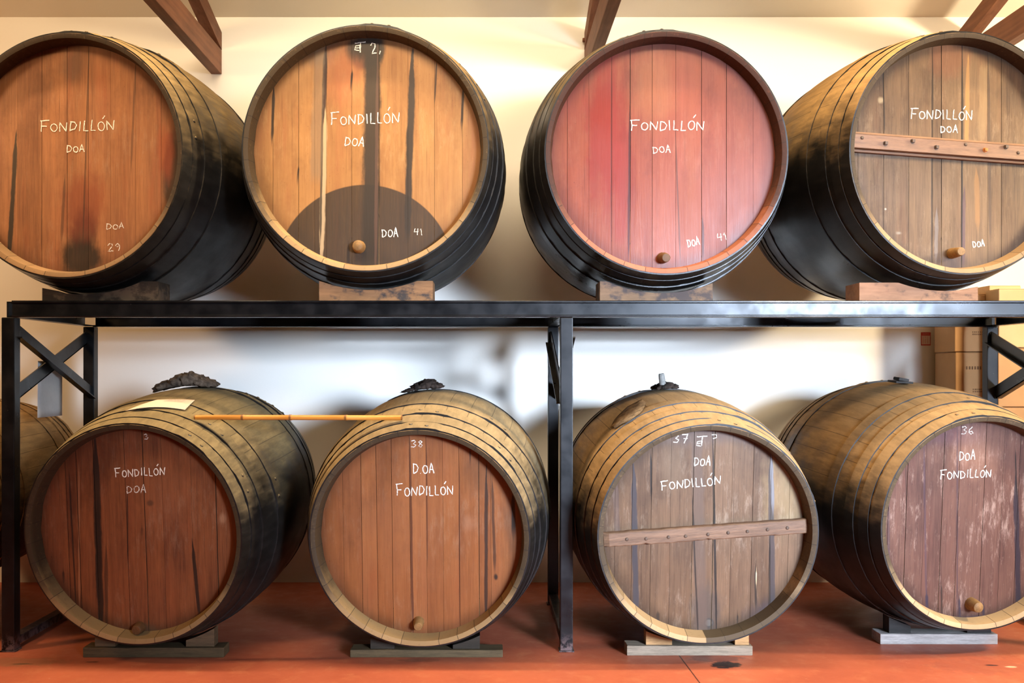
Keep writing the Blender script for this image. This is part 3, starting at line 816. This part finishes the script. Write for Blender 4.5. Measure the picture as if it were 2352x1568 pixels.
c7 = J(Cask(1627.5, 1229, 530, .480, .560, 1.25, yaw=-2.0, tilt=4.8), 1229)
a, b = coats('lower_third', c7.rb, dust=srgb(164, 132, 88), lo=-.02, hi=.65)
VIO = (.040, .034, .036)
h = head_mat('head_bleached_oak', (.066, .034, .017), (.180, .102, .053), (.145, .072, .034), .2,
             streaks=[S(c7, 1455, 1060, 1462, 1440, 16, .9, VIO), S(c7, 1495, 1040, 1496, 1150, 5, .95, DK), S(c7, 1637, 990, 1646, 1470, 6, .95, DK), S(c7, 1600, 1000, 1612, 1470, 30, .72, (.10, .064, .045)), S(c7, 1590, 1140, 1604, 1470, 5, .8, DK),
                      S(c7, 1770, 1030, 1776, 1440, 15, .8, VIO), S(c7, 1772, 1050, 1776, 1180, 8, .8, (.20, .19, .19)), S(c7, 1768, 1230, 1768, 1430, 5, .85, DK), S(c7, 1735, 1300, 1736, 1400, 6, .85, DK), S(c7, 1737, 1310, 1737, 1345, 3, .9, (.75, .55, .3)), S(c7, 1412, 1100, 1420, 1250, 16, .5, (.09, .06, .05)), S(c7, 1511, 1400, 1511, 1450, 9, .7, DK), S(c7, 1694, 1410, 1694, 1440, 4, .9, DK)],
             blobs=[B(c7, 1620, 1400, 40, 70, .6, .6, (.05, .045, .04)), B(c7, 1628, 1430, 12, 12, .2, .7, (.05, .045, .04)), B(c7, 1628, 1430, 8, 8, .2, .8, (.12, .10, .08)), B(c7, 1780, 1420, 60, 50, .7, .6, (.06, .045, .055)), B(c7, 1545, 1070, 34, 70, .8, .4, (.20, .13, .075)), B(c7, 1800, 1130, 50, 110, .7, .35, (.36, .26, .12)), B(c7, 1630, 1000, 200, 30, .8, .35, (.10, .075, .07)), B(c7, 1620, 1475, 150, 22, .6, .6, (.05, .03, .045))], gloss=.42, grain=.5, scuff=.2, scuff_col=(.55, .42, .30))
t7, h7 = build_cask(c7, 'bleached lower cask with a nailed bar across its head, right of the middle post', LOWG, a, b, chime_mat('rim_wood_pale', (.46, .29, .13), c7, True), h,
                    (1412, 1451, 1495, 1539, 1590, 1637, 1679, 1727, 1769, 1811), 17, gapw={6: .0035})
write(c7, h7, [('37', 1547, 1018, 1580, 1016, 20, 0), ('T', 1600, 1023, 1624, 1022, 23, 0), ('e', 1598, 1026, 1612, 1026, 22, 1), ('c', 1632, 1014, 1647, 1014, 18, 1), ('DOA', 1594, 1070, 1632, 1069, 23, 0), ('FONDILLÓN', 1520, 1126, 1656, 1111, 22, 0)], 7)
M_bar2 = plain('split_cross_bar', (.15, .082, .044), .6, .35, .4, 5, stretch=(1, 6, 12), bump=.4)
head_bar(c7, h7, (1385, 1237), (1856, 1204), .064, .030, M_bar2, [(1437, 1234, 'nail'), (1481, 1233, 'nail'), (1532, 1229, 'nail'), (1571, 1227, 'nail'), (1622, 1223, 'nail'), (1668, 1219, 'nail'), (1712, 1216, 'nail'), (1758, 1212, 'nail'), (1803, 1208, 'nail')], False, 7)

c8 = J(Cask(2259, 1203, 512, .484, .585, 1.25, yaw=-7.5, tilt=4), 1203)
a, b = coats('lower_right', c8.rb, dust=srgb(158, 124, 78), lo=.0, hi=.65)
h = head_mat('head_purplish_worn', (.064, .027, .019), (.155, .076, .049), (.13, .052, .034), .2,
             streaks=[S(c8, 2333, 1090, 2340, 1440, 16, .85, (.018, .015, .022)), S(c8, 2332, 1030, 2336, 1150, 4, .85, DK), S(c8, 2199, 970, 2199, 1430, 5, .6, (.05, .03, .035)), S(c8, 2080, 1000, 2082, 1180, 4, .5, DK), S(c8, 2122, 1010, 2128, 1400, 6, .55, (.06, .035, .045)), S(c8, 2162, 1340, 2164, 1420, 5, .8, DK), S(c8, 2128, 1360, 2130, 1410, 9, .8, (.022, .018, .03)), S(c8, 2203, 1370, 2205, 1430, 7, .8, (.022, .018, .03)), S(c8, 2258, 1385, 2260, 1430, 7, .8, (.022, .018, .03)), S(c8, 2040, 1120, 2042, 1330, 6, .4, (.06, .04, .05))],
             blobs=[B(c8, 2180, 1000, 120, 30, .8, .4, (.12, .055, .06)), B(c8, 2240, 1040, 70, 60, .8, .35, (.34, .17, .10)), B(c8, 2238, 1425, 60, 14, .5, .7, (.022, .018, .03))], gloss=.48, grain=.6, scuff=.75, scuff_col=(.36, .24, .18))
t8, h8 = build_cask(c8, 'purplish worn-headed lower cask chalked 36, rightmost under the rack', LOWG, a, b, chime_mat('rim_wood_sand', (.52, .34, .16), c8), h,
                    (2039, 2080, 2122, 2162, 2199, 2257, 2299, 2336, 2385, 2430), 18)
write(c8, h8, [('36', 2208, 997, 2237, 996, 18, 1), ('DOA', 2203, 1057, 2240, 1056, 23, 0), ('FONDILLÓN', 2160, 1100, 2277, 1095, 21, 0)], 8)
spigot(c8, h8, 2230, 1386, .026, .062, M_plug)

# cask of the next row, half hidden behind the left frame
c9 = J(Cask(-230, 1190, 500, .40, .46, 1.25, yaw=0, tilt=2), 1190)
c9.front.x = -2.745; c9.front.z = .66; c9.base = c9.front + c9.axis * (c9.L / 2) - c9.up * c9.rb
a, b = coats('far_left', c9.rb, dust=srgb(196, 156, 98), lo=-.3, hi=.4)
t9, h9 = build_cask(c9, 'dusty cask half hidden behind the left rack frame', 'casks standing left of the rack', a, b, D.materials['rim_wood_olive'], D.materials['head_dark_red_brown'],
                    (-330, -280, -230, -180, -130), 19, hoops=((0.002, 0.05), (0.09, 0.14), (0.19, 0.24), (0.36, 0.41)))

# bungs and the rags over them
def bung_top(c, px_a):
    a = px_a
    p = c.front + c.axis * a
    return p

# ------------------------------------------------------------------ supports
def wood(nm, col, var=.3):
    return plain(nm, col, .75, .25, var, 7, stretch=(1, 6, 10), bump=.5)
def stained(nm, col, dirt, thr=.52):
    g = N(nm); p = g.obj()
    n = g.noise(g.scale(p, (2, 8, 14)), 3, 5, .65); m = g.noise(g.scale(p, (1, 1, 1.4)), 11, 4, .6)
    c = g.mix(g.smooth(n, .3, .7), tuple(x * .7 for x in col), col)
    c = g.mix(g.smooth(m, thr - .06, thr + .10), c, dirt)
    g.bump(n, .5, .004)
    return g.done(c, .75, .25)

def saddle(cask, pxl, pxr, y0, y1, z0, ztop, m, label, group, name='saddle_block'):
    """block under a cask with its top hollowed to the cask's curve"""
    s = FPX / (y0 - CAMY)
    x0, x1 = (pxl - VPX) / s, (pxr - VPX) / s
    cx = (x0 + x1) / 2; cy = (y0 + y1) / 2
    NX = 36; verts = []; faces = []
    for i in range(NX + 1):
        x = x0 + (x1 - x0) * i / NX
        for y in (y0, y1):
            zt = min(ztop, min(cask.surf(x, y0, off=.011), cask.surf(x, y1, off=.011)))
            zt = max(zt, z0 + .006)
            verts += [(x - cx, y - cy, 0), (x - cx, y - cy, zt - z0)]
    for i in range(NX):
        q = 4 * i; r = q + 4
        faces += [(q, r, r + 1, q + 1), (q + 2, q + 3, r + 3, r + 2), (q + 1, r + 1, r + 3, q + 3), (q, q + 2, r + 2, r)]
    faces += [(0, 1, 3, 2), (4 * NX, 4 * NX + 2, 4 * NX + 3, 4 * NX + 1)]
    o = mesh_obj(name, verts, faces, m)
    o.location = (cx, cy, z0)
    tag(o, label, 'support block', group)
    return o
SG = 'saddle blocks on the rack'
saddle(c1, 97, 362, .02, .20, ZT, 1.704, stained('block_wood_tarred', (.03, .02, .012), (.09, .06, .035)), 'black tarred block under the leftmost upper cask', SG)
saddle(c2, 733, 994, .02, .20, ZT, 1.706, stained('block_wood_pine', (.28, .145, .065), (.05, .04, .035), .56), 'pine block with dark stain under the golden-headed cask', SG)
saddle(c3, 1378, 1637, .02, .20, ZT, 1.704, stained('block_wood_patchy', (.19, .115, .065), (.06, .045, .04), .50), 'patchy grey-brown block under the red-headed cask', SG)
saddle(c4, 1974, 2246, .02, .20, ZT, 1.698, stained('block_wood_salmon', (.36, .18, .095), (.12, .07, .045), .60), 'salmon wooden block under the rightmost upper cask', SG)

def cradle(cask, pxl, pxr, y0, y1, zt, m, label, chocks, cm, skew=0.0):
    s = FPX / (y0 - CAMY)
    x0, x1 = (pxl - VPX) / s, (pxr - VPX) / s
    cx = (x0 + x1) / 2; cy = (y0 + y1) / 2
    lim = min(cask.surf(x0 + (x1 - x0) * i / 30, y, off=.010) for i in range(31) for y in (y0, cy, y1))
    zt = min(zt, lim - .001)
    t = thing('floor_cradle', label, 'cask support', (cx, cy, 0), (0, 0, skew), 'boards under the lower casks')
    bm = bmesh.new(); add_box(bm, x0 - cx, x1 - cx, y0 - cy, y1 - cy, 0.0, zt, None, .004)
    bmesh.ops.subdivide_edges(bm, edges=[e for e in bm.edges if e.calc_length() > .3], cuts=12)
    rnd = random.Random(int(pxl))
    for v in bm.verts:
        if v.co.z > .01: v.co.z += rnd.uniform(-.0025, .0)
    bm_obj('board', bm, m, t)
    for (ca, cb) in chocks:
        xa, xb = (ca - VPX) / s, (cb - VPX) / s
        NX = 10; verts = []; faces = []
        ya, yb = y0 + .015, y1 - .02
        for i in range(NX + 1):
            x = xa + (xb - xa) * i / NX
            ztp = min(cask.surf(x, ya, off=.010), cask.surf(x, yb, off=.010), zt + .085)
            ztp = max(ztp, zt + .004)
            for y in (ya, yb): verts += [(x - cx, y - cy, zt + .0005), (x - cx, y - cy, ztp)]
        for i in range(NX):
            q = 4 * i; r = q + 4
            faces += [(q, r, r + 1, q + 1), (q + 2, q + 3, r + 3, r + 2), (q + 1, r + 1, r + 3, q + 3), (q, q + 2, r + 2, r)]
        faces += [(0, 1, 3, 2), (4 * NX, 4 * NX + 2, 4 * NX + 3, 4 * NX + 1)]
        mesh_obj('chock', verts, faces, cm, t)
    return t
cradle(c5, 190, 514, -.09, 0.01, .045, wood('board_brown', (.085, .052, .022)), 'brown board with a chock under the dark red-brown cask', [(215, 262), (425, 490)], wood('chock_brown', (.10, .06, .028)))
cradle(c6, 804, 1155, -.09, 0.01, .045, wood('board_olive', (.095, .062, .028)), 'olive-brown weathered board under the orange-brown cask chalked 38', [(850, 905), (1040, 1102)], wood('chock_dark', (.03, .022, .014)))
cradle(c7, 1440, 1729, -.06, 0.04, .045, wood('board_grey', (.25, .19, .13)), 'grey splintered board under the bleached cask with the nailed bar', [(1485, 1545), (1690, 1722)], wood('chock_orange', (.40, .22, .09)))
cradle(c8, 2022, 2292, .13, .24, .050, wood('board_pale_grey', (.34, .30, .27)), 'pale grey board under the purplish cask chalked 36', [(2045, 2095), (2225, 2280)], wood('chock_black', (.02, .018, .016)))

# ------------------------------------------------------------------ rags, peg, stopper, paper, cane
def rag_mat(nm, a, b):
    g = N(nm); p = g.obj()
    n = g.noise(p, 28, 5, .65); n2 = g.noise(p, 160, 3, .6)
    g.bump(g.math('ADD', n, g.math('MULTIPLY', n2, .4)), .6, .006)
    return g.done(g.mix(g.smooth(n, .3, .7), a, b), .95, .1)
def lumps(nm, c, y, lst, m, label, cat, seed):
    """crumpled cloth: lst of (px left, px right, px height above the cask) ridges lying on top of the cask"""
    rnd = random.Random(seed)
    s = FPX / (y - CAMY)
    bm = bmesh.new()
    xs = [(a + b) / 2 for a, b, h in lst]
    cx = (sum(xs) / len(xs) - VPX) / s
    cz = c.surf(cx, y, True)
    for (a, b, h) in lst:
        x0, x1 = (a - VPX) / s, (b - VPX) / s
        for dy in (-.035, .0, .035):
            r = bmesh.ops.create_icosphere(bm, subdivisions=3, radius=1.0)
            hh = h / s * rnd.uniform(.75, 1.0) if dy else h / s
            xm = (x0 + x1) / 2 + rnd.uniform(-.006, .006)
            ph = [rnd.uniform(0, 6) for _ in range(6)]
            for v in r['verts']:
                q = v.co.copy()
                k = 1 + .16 * math.sin(q.x * 7 + ph[0]) * math.cos(q.y * 5 + ph[1]) + .13 * math.sin(q.z * 9 + q.x * 11 + ph[2]) + .08 * math.sin(q.y * 17 + q.x * 5 + ph[3])
                q *= k
                wx = xm + q.x * (x1 - x0) * .56
                wy = y + dy + q.y * .045
                base = c.surf(max(-9, wx), wy, True, .009)
                wz = base + max(0.0, hh * (.42 + .5 * q.z))
                v.co = Vector((wx - cx, wy - y, wz - cz))
    o = bm_obj(nm, bm, m, None, True)
    o.location = (cx, y, cz)
    tag(o, label, cat, 'rags over the bung holes')
    return o
M_rag = rag_mat('dirty_brown_rag', (.05, .037, .028), (.20, .145, .10))
M_rag2 = rag_mat('black_rag', (.012, .010, .008), (.06, .04, .03))
lumps('bung_rag', c5, .46, [(358, 400, 22), (375, 415, 15), (393, 436, 31), (418, 462, 34), (440, 480, 26), (458, 496, 20)], M_rag, 'bunched brown rag over the bung of the cask with the paper', 'rag', 3)
lumps('bung_rag', c6, .44, [(925, 955, 9), (945, 985, 20), (962, 1000, 24), (985, 1016, 15)], M_rag2, 'black shrivelled rag on top of the orange-brown cask chalked 38', 'rag', 5)
lumps('bung_rag', c7, .44, [(1500, 1528, 12), (1512, 1545, 16), (1530, 1557, 11)], M_rag2, 'black rag round the peg on the bleached cask', 'rag', 6)
# peg standing in the bung of cask seven
pz = c7.surf(at(1522, 900, .42).x, .42, True, .012)
bm = bmesh.new()
add_lathe(bm, [(.016, .004), (.0165, .02), (.0155, .062), (.014, .072), (.010, .074)], 16)
peg = bm_obj('bung_peg', bm, plain('grey_peg_wood', (.20, .19, .17), .7, .3, .3, 40), None, True)
peg.data.set_sharp_from_angle(angle=math.radians(40))
peg.location = (at(1523, 900, .40).x, .40, c7.surf(at(1523, 900, .40).x, .40, True, .014)); peg.rotation_euler = (0, -.12, 0)
tag(peg, 'grey wooden peg standing upright in the black rag on the bleached cask', 'peg')
# square stopper on cask eight
sx = at(2064, 882, .44).x
bm = bmesh.new()
add_box(bm, -.045, .045, -.045, .045, .0, .010, None, .003)
add_box(bm, -.026, .028, -.03, .03, .010, .026, Matrix.Rotation(.12, 4, 'Y'), .004)
stp = bm_obj('bung_stopper', bm, plain('black_stopper', (.02, .018, .017), .7, .3, .4, 30))
stp.location = (sx, .42, c8.surf(sx, .42, True, .010)); stp.rotation_euler = (math.radians(4), .05, .1)
tag(stp, 'flat black stopper on top of the cask chalked 36', 'stopper')

# paper sheet lying on cask five
M_paper = plain('cream_paper', (.70, .52, .37), .8, .2, .04, 20, bump=0)
def sheet_on(c, corners, nx, ny, lift):
    P = [Vector((x, y)) for x, y in corners]
    vs, fs = [], []
    for j in range(ny + 1):
        for i in range(nx + 1):
            u, v = i / nx, j / ny
            q = (P[0] * (1 - u) + P[1] * u) * (1 - v) + (P[3] * (1 - u) + P[2] * u) * v
            z = c.surf(q.x, q.y, True, .012) + lift * (math.sin(u * 5 + v * 2) * .5 + .6) * .3
            vs.append((q.x, q.y, z))
    for j in range(ny):
        for i in range(nx):
            k = j * (nx + 1) + i
            fs.append((k, k + 1, k + nx + 2, k + nx + 1))
    return vs, fs
def ray_top(c, px, py):
    """where the line of sight through a photo pixel meets the top of the cask"""
    o = Vector((0, CAMY, CAMZ)); d = at(px, py, 0.0) - o
    t = 0.85; prev = None
    while t < 1.5:
        p = o + d * t
        if p.z < c.surf(p.x, p.y, True, .008) and c.front.y < p.y: return p
        t += .001
    return None
cor = [ray_top(c5, 288, 947), ray_top(c5, 425, 944), ray_top(c5, 448, 922), ray_top(c5, 360, 921)]
print('PAPER', cor)
if all(cor):
    vs, fs = sheet_on(c5, [(p.x, p.y) for p in cor], 20, 10, .006)
    c0 = Vector(vs[len(vs) // 2])
    pap = mesh_obj('paper_sheet', [Vector(v) - c0 for v in vs], fs, M_paper, None, True)
    pap.location = c0
    md = pap.modifiers.new('thick', 'SOLIDIFY'); md.thickness = .0006; md.offset = 1
    tag(pap, 'cream sheet of paper lying on the dark red-brown lower cask', 'paper')
    # faint printed lines on the sheet
    bm = bmesh.new()
    P = [Vector((p.x, p.y)) for p in cor]
    for k in range(5):
        v = .88 - k * .07
        for i in range(14):
            u0, u1 = .38 + i * .03, .38 + i * .03 + .02
            if random.random() < .15: continue
            qs = []
            for (u, w) in ((u0, v), (u1, v), (u1, v + .022), (u0, v + .022)):
                q = (P[0] * (1 - u) + P[1] * u) * (1 - w) + (P[3] * (1 - u) + P[2] * u) * w
                z = c5.surf(q.x, q.y, True, .012) + .006 * (math.sin(u * 5 + w * 2) * .5 + .6) * .3 + .0012
                qs.append(bm.verts.new(Vector((q.x, q.y, z)) - c0))
            bm.faces.new(qs)
    bm_obj('printed_lines', bm, plain('grey_print', (.35, .30, .25), .8, .1, .1), pap)

# torn strip of old hoop bark clinging to the top of cask seven
line = [(1478, 924), (1466, 936), (1455, 942), (1442, 955), (1430, 962), (1420, 972), (1408, 985)]
wid = [5, 13, 16, 15, 13, 9, 3]
rb_ = random.Random(4)
vs, fs = [], []
for (px, py), w in zip(line, wid):
    for k in (-1, -.4, .2, 1):
        q = ray_top(c7, px + k * w * .9 + rb_.uniform(-2, 2), py + k * w * .45 + rb_.uniform(-1.5, 1.5))
        if q is None: q = ray_top(c7, px, py)
        lift = .004 + (.005 if abs(k) < .5 else 0)
        vs.append(c7.local(Vector((q.x, q.y, c7.surf(q.x, q.y, True, .006 + lift)))))
for i in range(len(line) - 1):
    for k in range(3):
        q = i * 4 + k; fs.append((q, q + 1, q + 5, q + 4))
bk = mesh_obj('bark_strip', vs, fs, rag_mat('torn_bark', (.07, .04, .018), (.20, .12, .055)), t7, True)
bk.modifiers.new('thick', 'SOLIDIFY').thickness = .004
bk['label'] = 'torn dark brown strip of bark on the cask top'

# bamboo cane across two casks
def rest(c, px, py, inward):
    best = None
    for k in range(140):
        y = c.front.y + .02 + k * .004
        p = at(px, py, y)
        d = abs(p.z - .0135 - c.surf(p.x + inward, y, True, .010))
        if best is None or d < best[0]: best = (d, p)
    return best[1]
pL = rest(c5, 447, 958, 0.0); pR = rest(c6, 924, 959, 0.0)
for _ in range(40):                # lift until nothing of it dips into a cask
    worst = 0
    for k in range(61):
        q = pL.lerp(pR, k / 60)
        for c in (c5, c6):
            if c.front.y + .005 < q.y: worst = max(worst, c.surf(q.x, q.y, True, .010) + .0128 - q.z)
    if worst <= 0: break
    pL.z += worst * .5; pR.z += worst * .5
cane_pts = [pL, pR]
ln = (pR - pL).length
bm = bmesh.new()
prof = [(.0105, 0.0)]
nodes = [(558 - 447) / 477 * ln, (668 - 447) / 477 * ln, (795 - 447) / 477 * ln]
for q in nodes: prof += [(.0112, q - .006), (.0132, q - .001), (.0118, q + .002), (.0132, q + .005), (.0110, q + .010)]
prof += [(.0115, ln)]
add_lathe(bm, prof, 16)
g = N('bamboo')
z = g.sep(g.obj())[2]
c = g.mix(g.smooth(g.noise(g.scale(g.obj(), (40, 40, 3)), 1.0, 4), .35, .65), (.50, .18, .022), (.66, .28, .045))
for q in nodes + [0.0, ln]:
    e = g.math('ABSOLUTE', g.math('SUBTRACT', z, q))
    c = g.mix(g.smooth(e, .002, .008, .85, 0), c, (.13, .045, .015))
cane = bm_obj('bamboo_cane', bm, g.done(c, .35, .5), None, True)
cane.data.set_sharp_from_angle(angle=math.radians(50))
cane.location = pL; cane.rotation_euler = (pR - pL).to_track_quat('Z', 'Y').to_euler()
tag(cane, 'golden bamboo cane lying across the two left lower casks', 'cane')

# grey sheet hanging behind the left brace
vs, fs = [], []
sx0, sy0, sy1 = -2.250, .414, .705
for j in range(9):
    for i in range(7):
        u, v = i / 6, j / 8
        vs.append((-.0015 * (1 - v) * (1 + math.sin(u * 6)), (u - .5) * (sy1 - sy0), (v - 1) * .285))
for j in range(8):
    for i in range(6):
        k = j * 7 + i; fs.append((k, k + 1, k + 8, k + 7))
gs = mesh_obj('hanging_sheet', vs, fs, plain('grey_plastic_sheet', (.76, .72, .66), .5, .4, .08, 6, bump=0), None, True)
gs.location = (sx0, (sy0 + sy1) / 2, 1.342)
gs.modifiers.new('thick', 'SOLIDIFY').thickness = .001
tag(gs, 'plain grey sheet hanging behind the left cross brace', 'hanging sheet')

# ------------------------------------------------------------------ wall notice
nx0, nx1 = at(2115, 763, WALLY), at(2137, 793, WALLY)
nw, nh = nx1.x - nx0.x, nx0.z - nx1.z
M_nred = plain('notice_red', (.50, .05, .04), .6, .3, .1, 20, bump=0)
M_npale = plain('notice_pale', (.72, .55, .45), .7, .3, .05, 20, bump=0)
nt = thing('wall_notice', 'small red-headed notice on the white wall beside the stacked boxes', 'notice', ((nx0.x + nx1.x) / 2, WALLY - .001, nx1.z))
box_obj('notice_sheet', -nw / 2, nw / 2, -.002, 0, 0, nh, M_npale, nt, 0)
bm = bmesh.new()
add_box(bm, -nw / 2, nw / 2, -.003, -.002, nh * .75, nh)
add_box(bm, -nw / 2, nw / 2, -.003, -.002, 0, nh * .08)
add_box(bm, -nw / 2, -nw / 2 + .0035, -.003, -.002, nh * .08, nh * .75)
add_box(bm, nw / 2 - .0035, nw / 2, -.003, -.002, nh * .08, nh * .75)
bm_obj('notice_border', bm, M_nred, nt)
bm = bmesh.new()
for i in range(7): add_box(bm, -nw * .34 + i * nw * .1, -nw * .34 + i * nw * .1 + nw * .07, -.0042, -.003, nh * .84, nh * .90)
for k in range(3):
    add_box(bm, -nw * .30 + k * nw * .23, -nw * .30 + k * nw * .23 + nw * .05, -.0030, -.002, nh * .16, nh * (.55 - .04 * (k % 2)))
    add_box(bm, -nw * .32 + k * nw * .23, -nw * .32 + k * nw * .23 + nw * .09, -.0030, -.002, nh * .60, nh * .66)
bm_obj('notice_print', bm, plain('notice_ink', (.62, .30, .22), .7, .2, .1, bump=0), nt)

# ------------------------------------------------------------------ cardboard boxes on the right
def cardboard(nm, col):
    g = N(nm); p = g.obj()
    n = g.noise(p, 4, 4, .6); n2 = g.noise(g.scale(p, (1, 1, 12)), 24, 3, .6)
    c = g.mix(g.smooth(n, .3, .7), tuple(x * .88 for x in col), col)
    c = g.mix(g.math('MULTIPLY', g.smooth(n2, .5, .8), .2), c, tuple(x * .7 for x in col))
    return g.done(c, .8, .2)
M_card = cardboard('brown_cardboard', (.48, .27, .12))
M_card2 = cardboard('pale_cardboard', (.66, .43, .22))
M_ink = plain('box_print', (.16, .085, .04), .8, .1, .2, bump=0)
def carton(x0, x1, y0, y1, z0, z1, m, label, rz=0.0, text=True, seed=0):
    cx, cy = (x0 + x1) / 2, (y0 + y1) / 2
    w, d, h = x1 - x0, y1 - y0, z1 - z0
    t = thing('cardboard_box', label, 'cardboard box', (cx, cy, z0), (0, 0, rz), 'stacked wine cartons on the right')
    rnd = random.Random(seed)
    bm = bmesh.new(); add_box(bm, -w / 2, w / 2, -d / 2, d / 2, 0, h - .004, None, .006)
    bm_obj('box_body', bm, m, t)
    for s in (-1, 1):                    # top flaps meeting in the middle
        bm = bmesh.new()
        add_box(bm, -w / 2 + .003, w / 2 - .003, min(s * .002, s * d / 2 * .985), max(s * .002, s * d / 2 * .985), h - .004, h - .001)
        bm_obj('flap', bm, m, t)
    if text:                             # small blurred lines of print
        bm = bmesh.new()
        for (zc, n, k, ch) in ((h * .72, 9, .016, .018), (h * .34, 6, .011, .008), (h * .30, 6, .011, .008)):
            for i in range(n):
                x = (i - n / 2) * k
                add_box(bm, x, x + k * rnd.uniform(.45, .75), -d / 2 - .0008, -d / 2 - .0002, zc - ch / 2, zc + ch / 2)
        bm_obj('box_print', bm, M_ink, t)
    return t
# left pile beside the wall: four boxes up
def cx_(px, y): return (px - VPX) * (y - CAMY) / FPX
yl = 1.22
xa, xb = cx_(2193, yl), cx_(2300, yl)
zs = [0.0, .36, .72, 1.075, 1.405, 1.742]
LB = ['bottom carton of the pile behind the right rear post', 'second carton from the floor behind the right rear post', 'carton with dark print below cask height behind the right rear post', 'printed carton at brace height just left of the right rear post', 'printed carton under the beam just left of the right rear post']
for i in range(5):
    carton(xa + (.004 if i % 2 else 0), xb, yl, yl + .27, zs[i] + .0005, zs[i + 1] - .002, M_card, LB[i], 0, True, i)
# right pile, a bit nearer
yr = 1.06
xc, xd = cx_(2293, yr), cx_(2350, yr) + .22
zr = [0.0, .36, .725, 1.09, 1.425, 1.76]
LB2 = ['bottom carton of the pile right of the rear post', 'second carton from the floor right of the rear post', 'carton with a handwritten corner behind the rightmost lower cask', 'brown carton framed by the right cross brace', 'pale carton under the beam above the right cross brace']
for i in range(5):
    carton(xc + .003 * (i % 3), xd, yr, yr + .155, zr[i] + .0005, zr[i + 1] - .002, M_card2 if i == 4 else M_card, LB2[i], 0, i in (2, 4), 20 + i)
carton(cx_(2262, 1.30), cx_(2334, 1.30), 1.245, 1.50, zs[5] + .0005, zs[5] + .05, M_card2, 'flat pale carton on top of the pile showing above the beam', 0, False, 31)
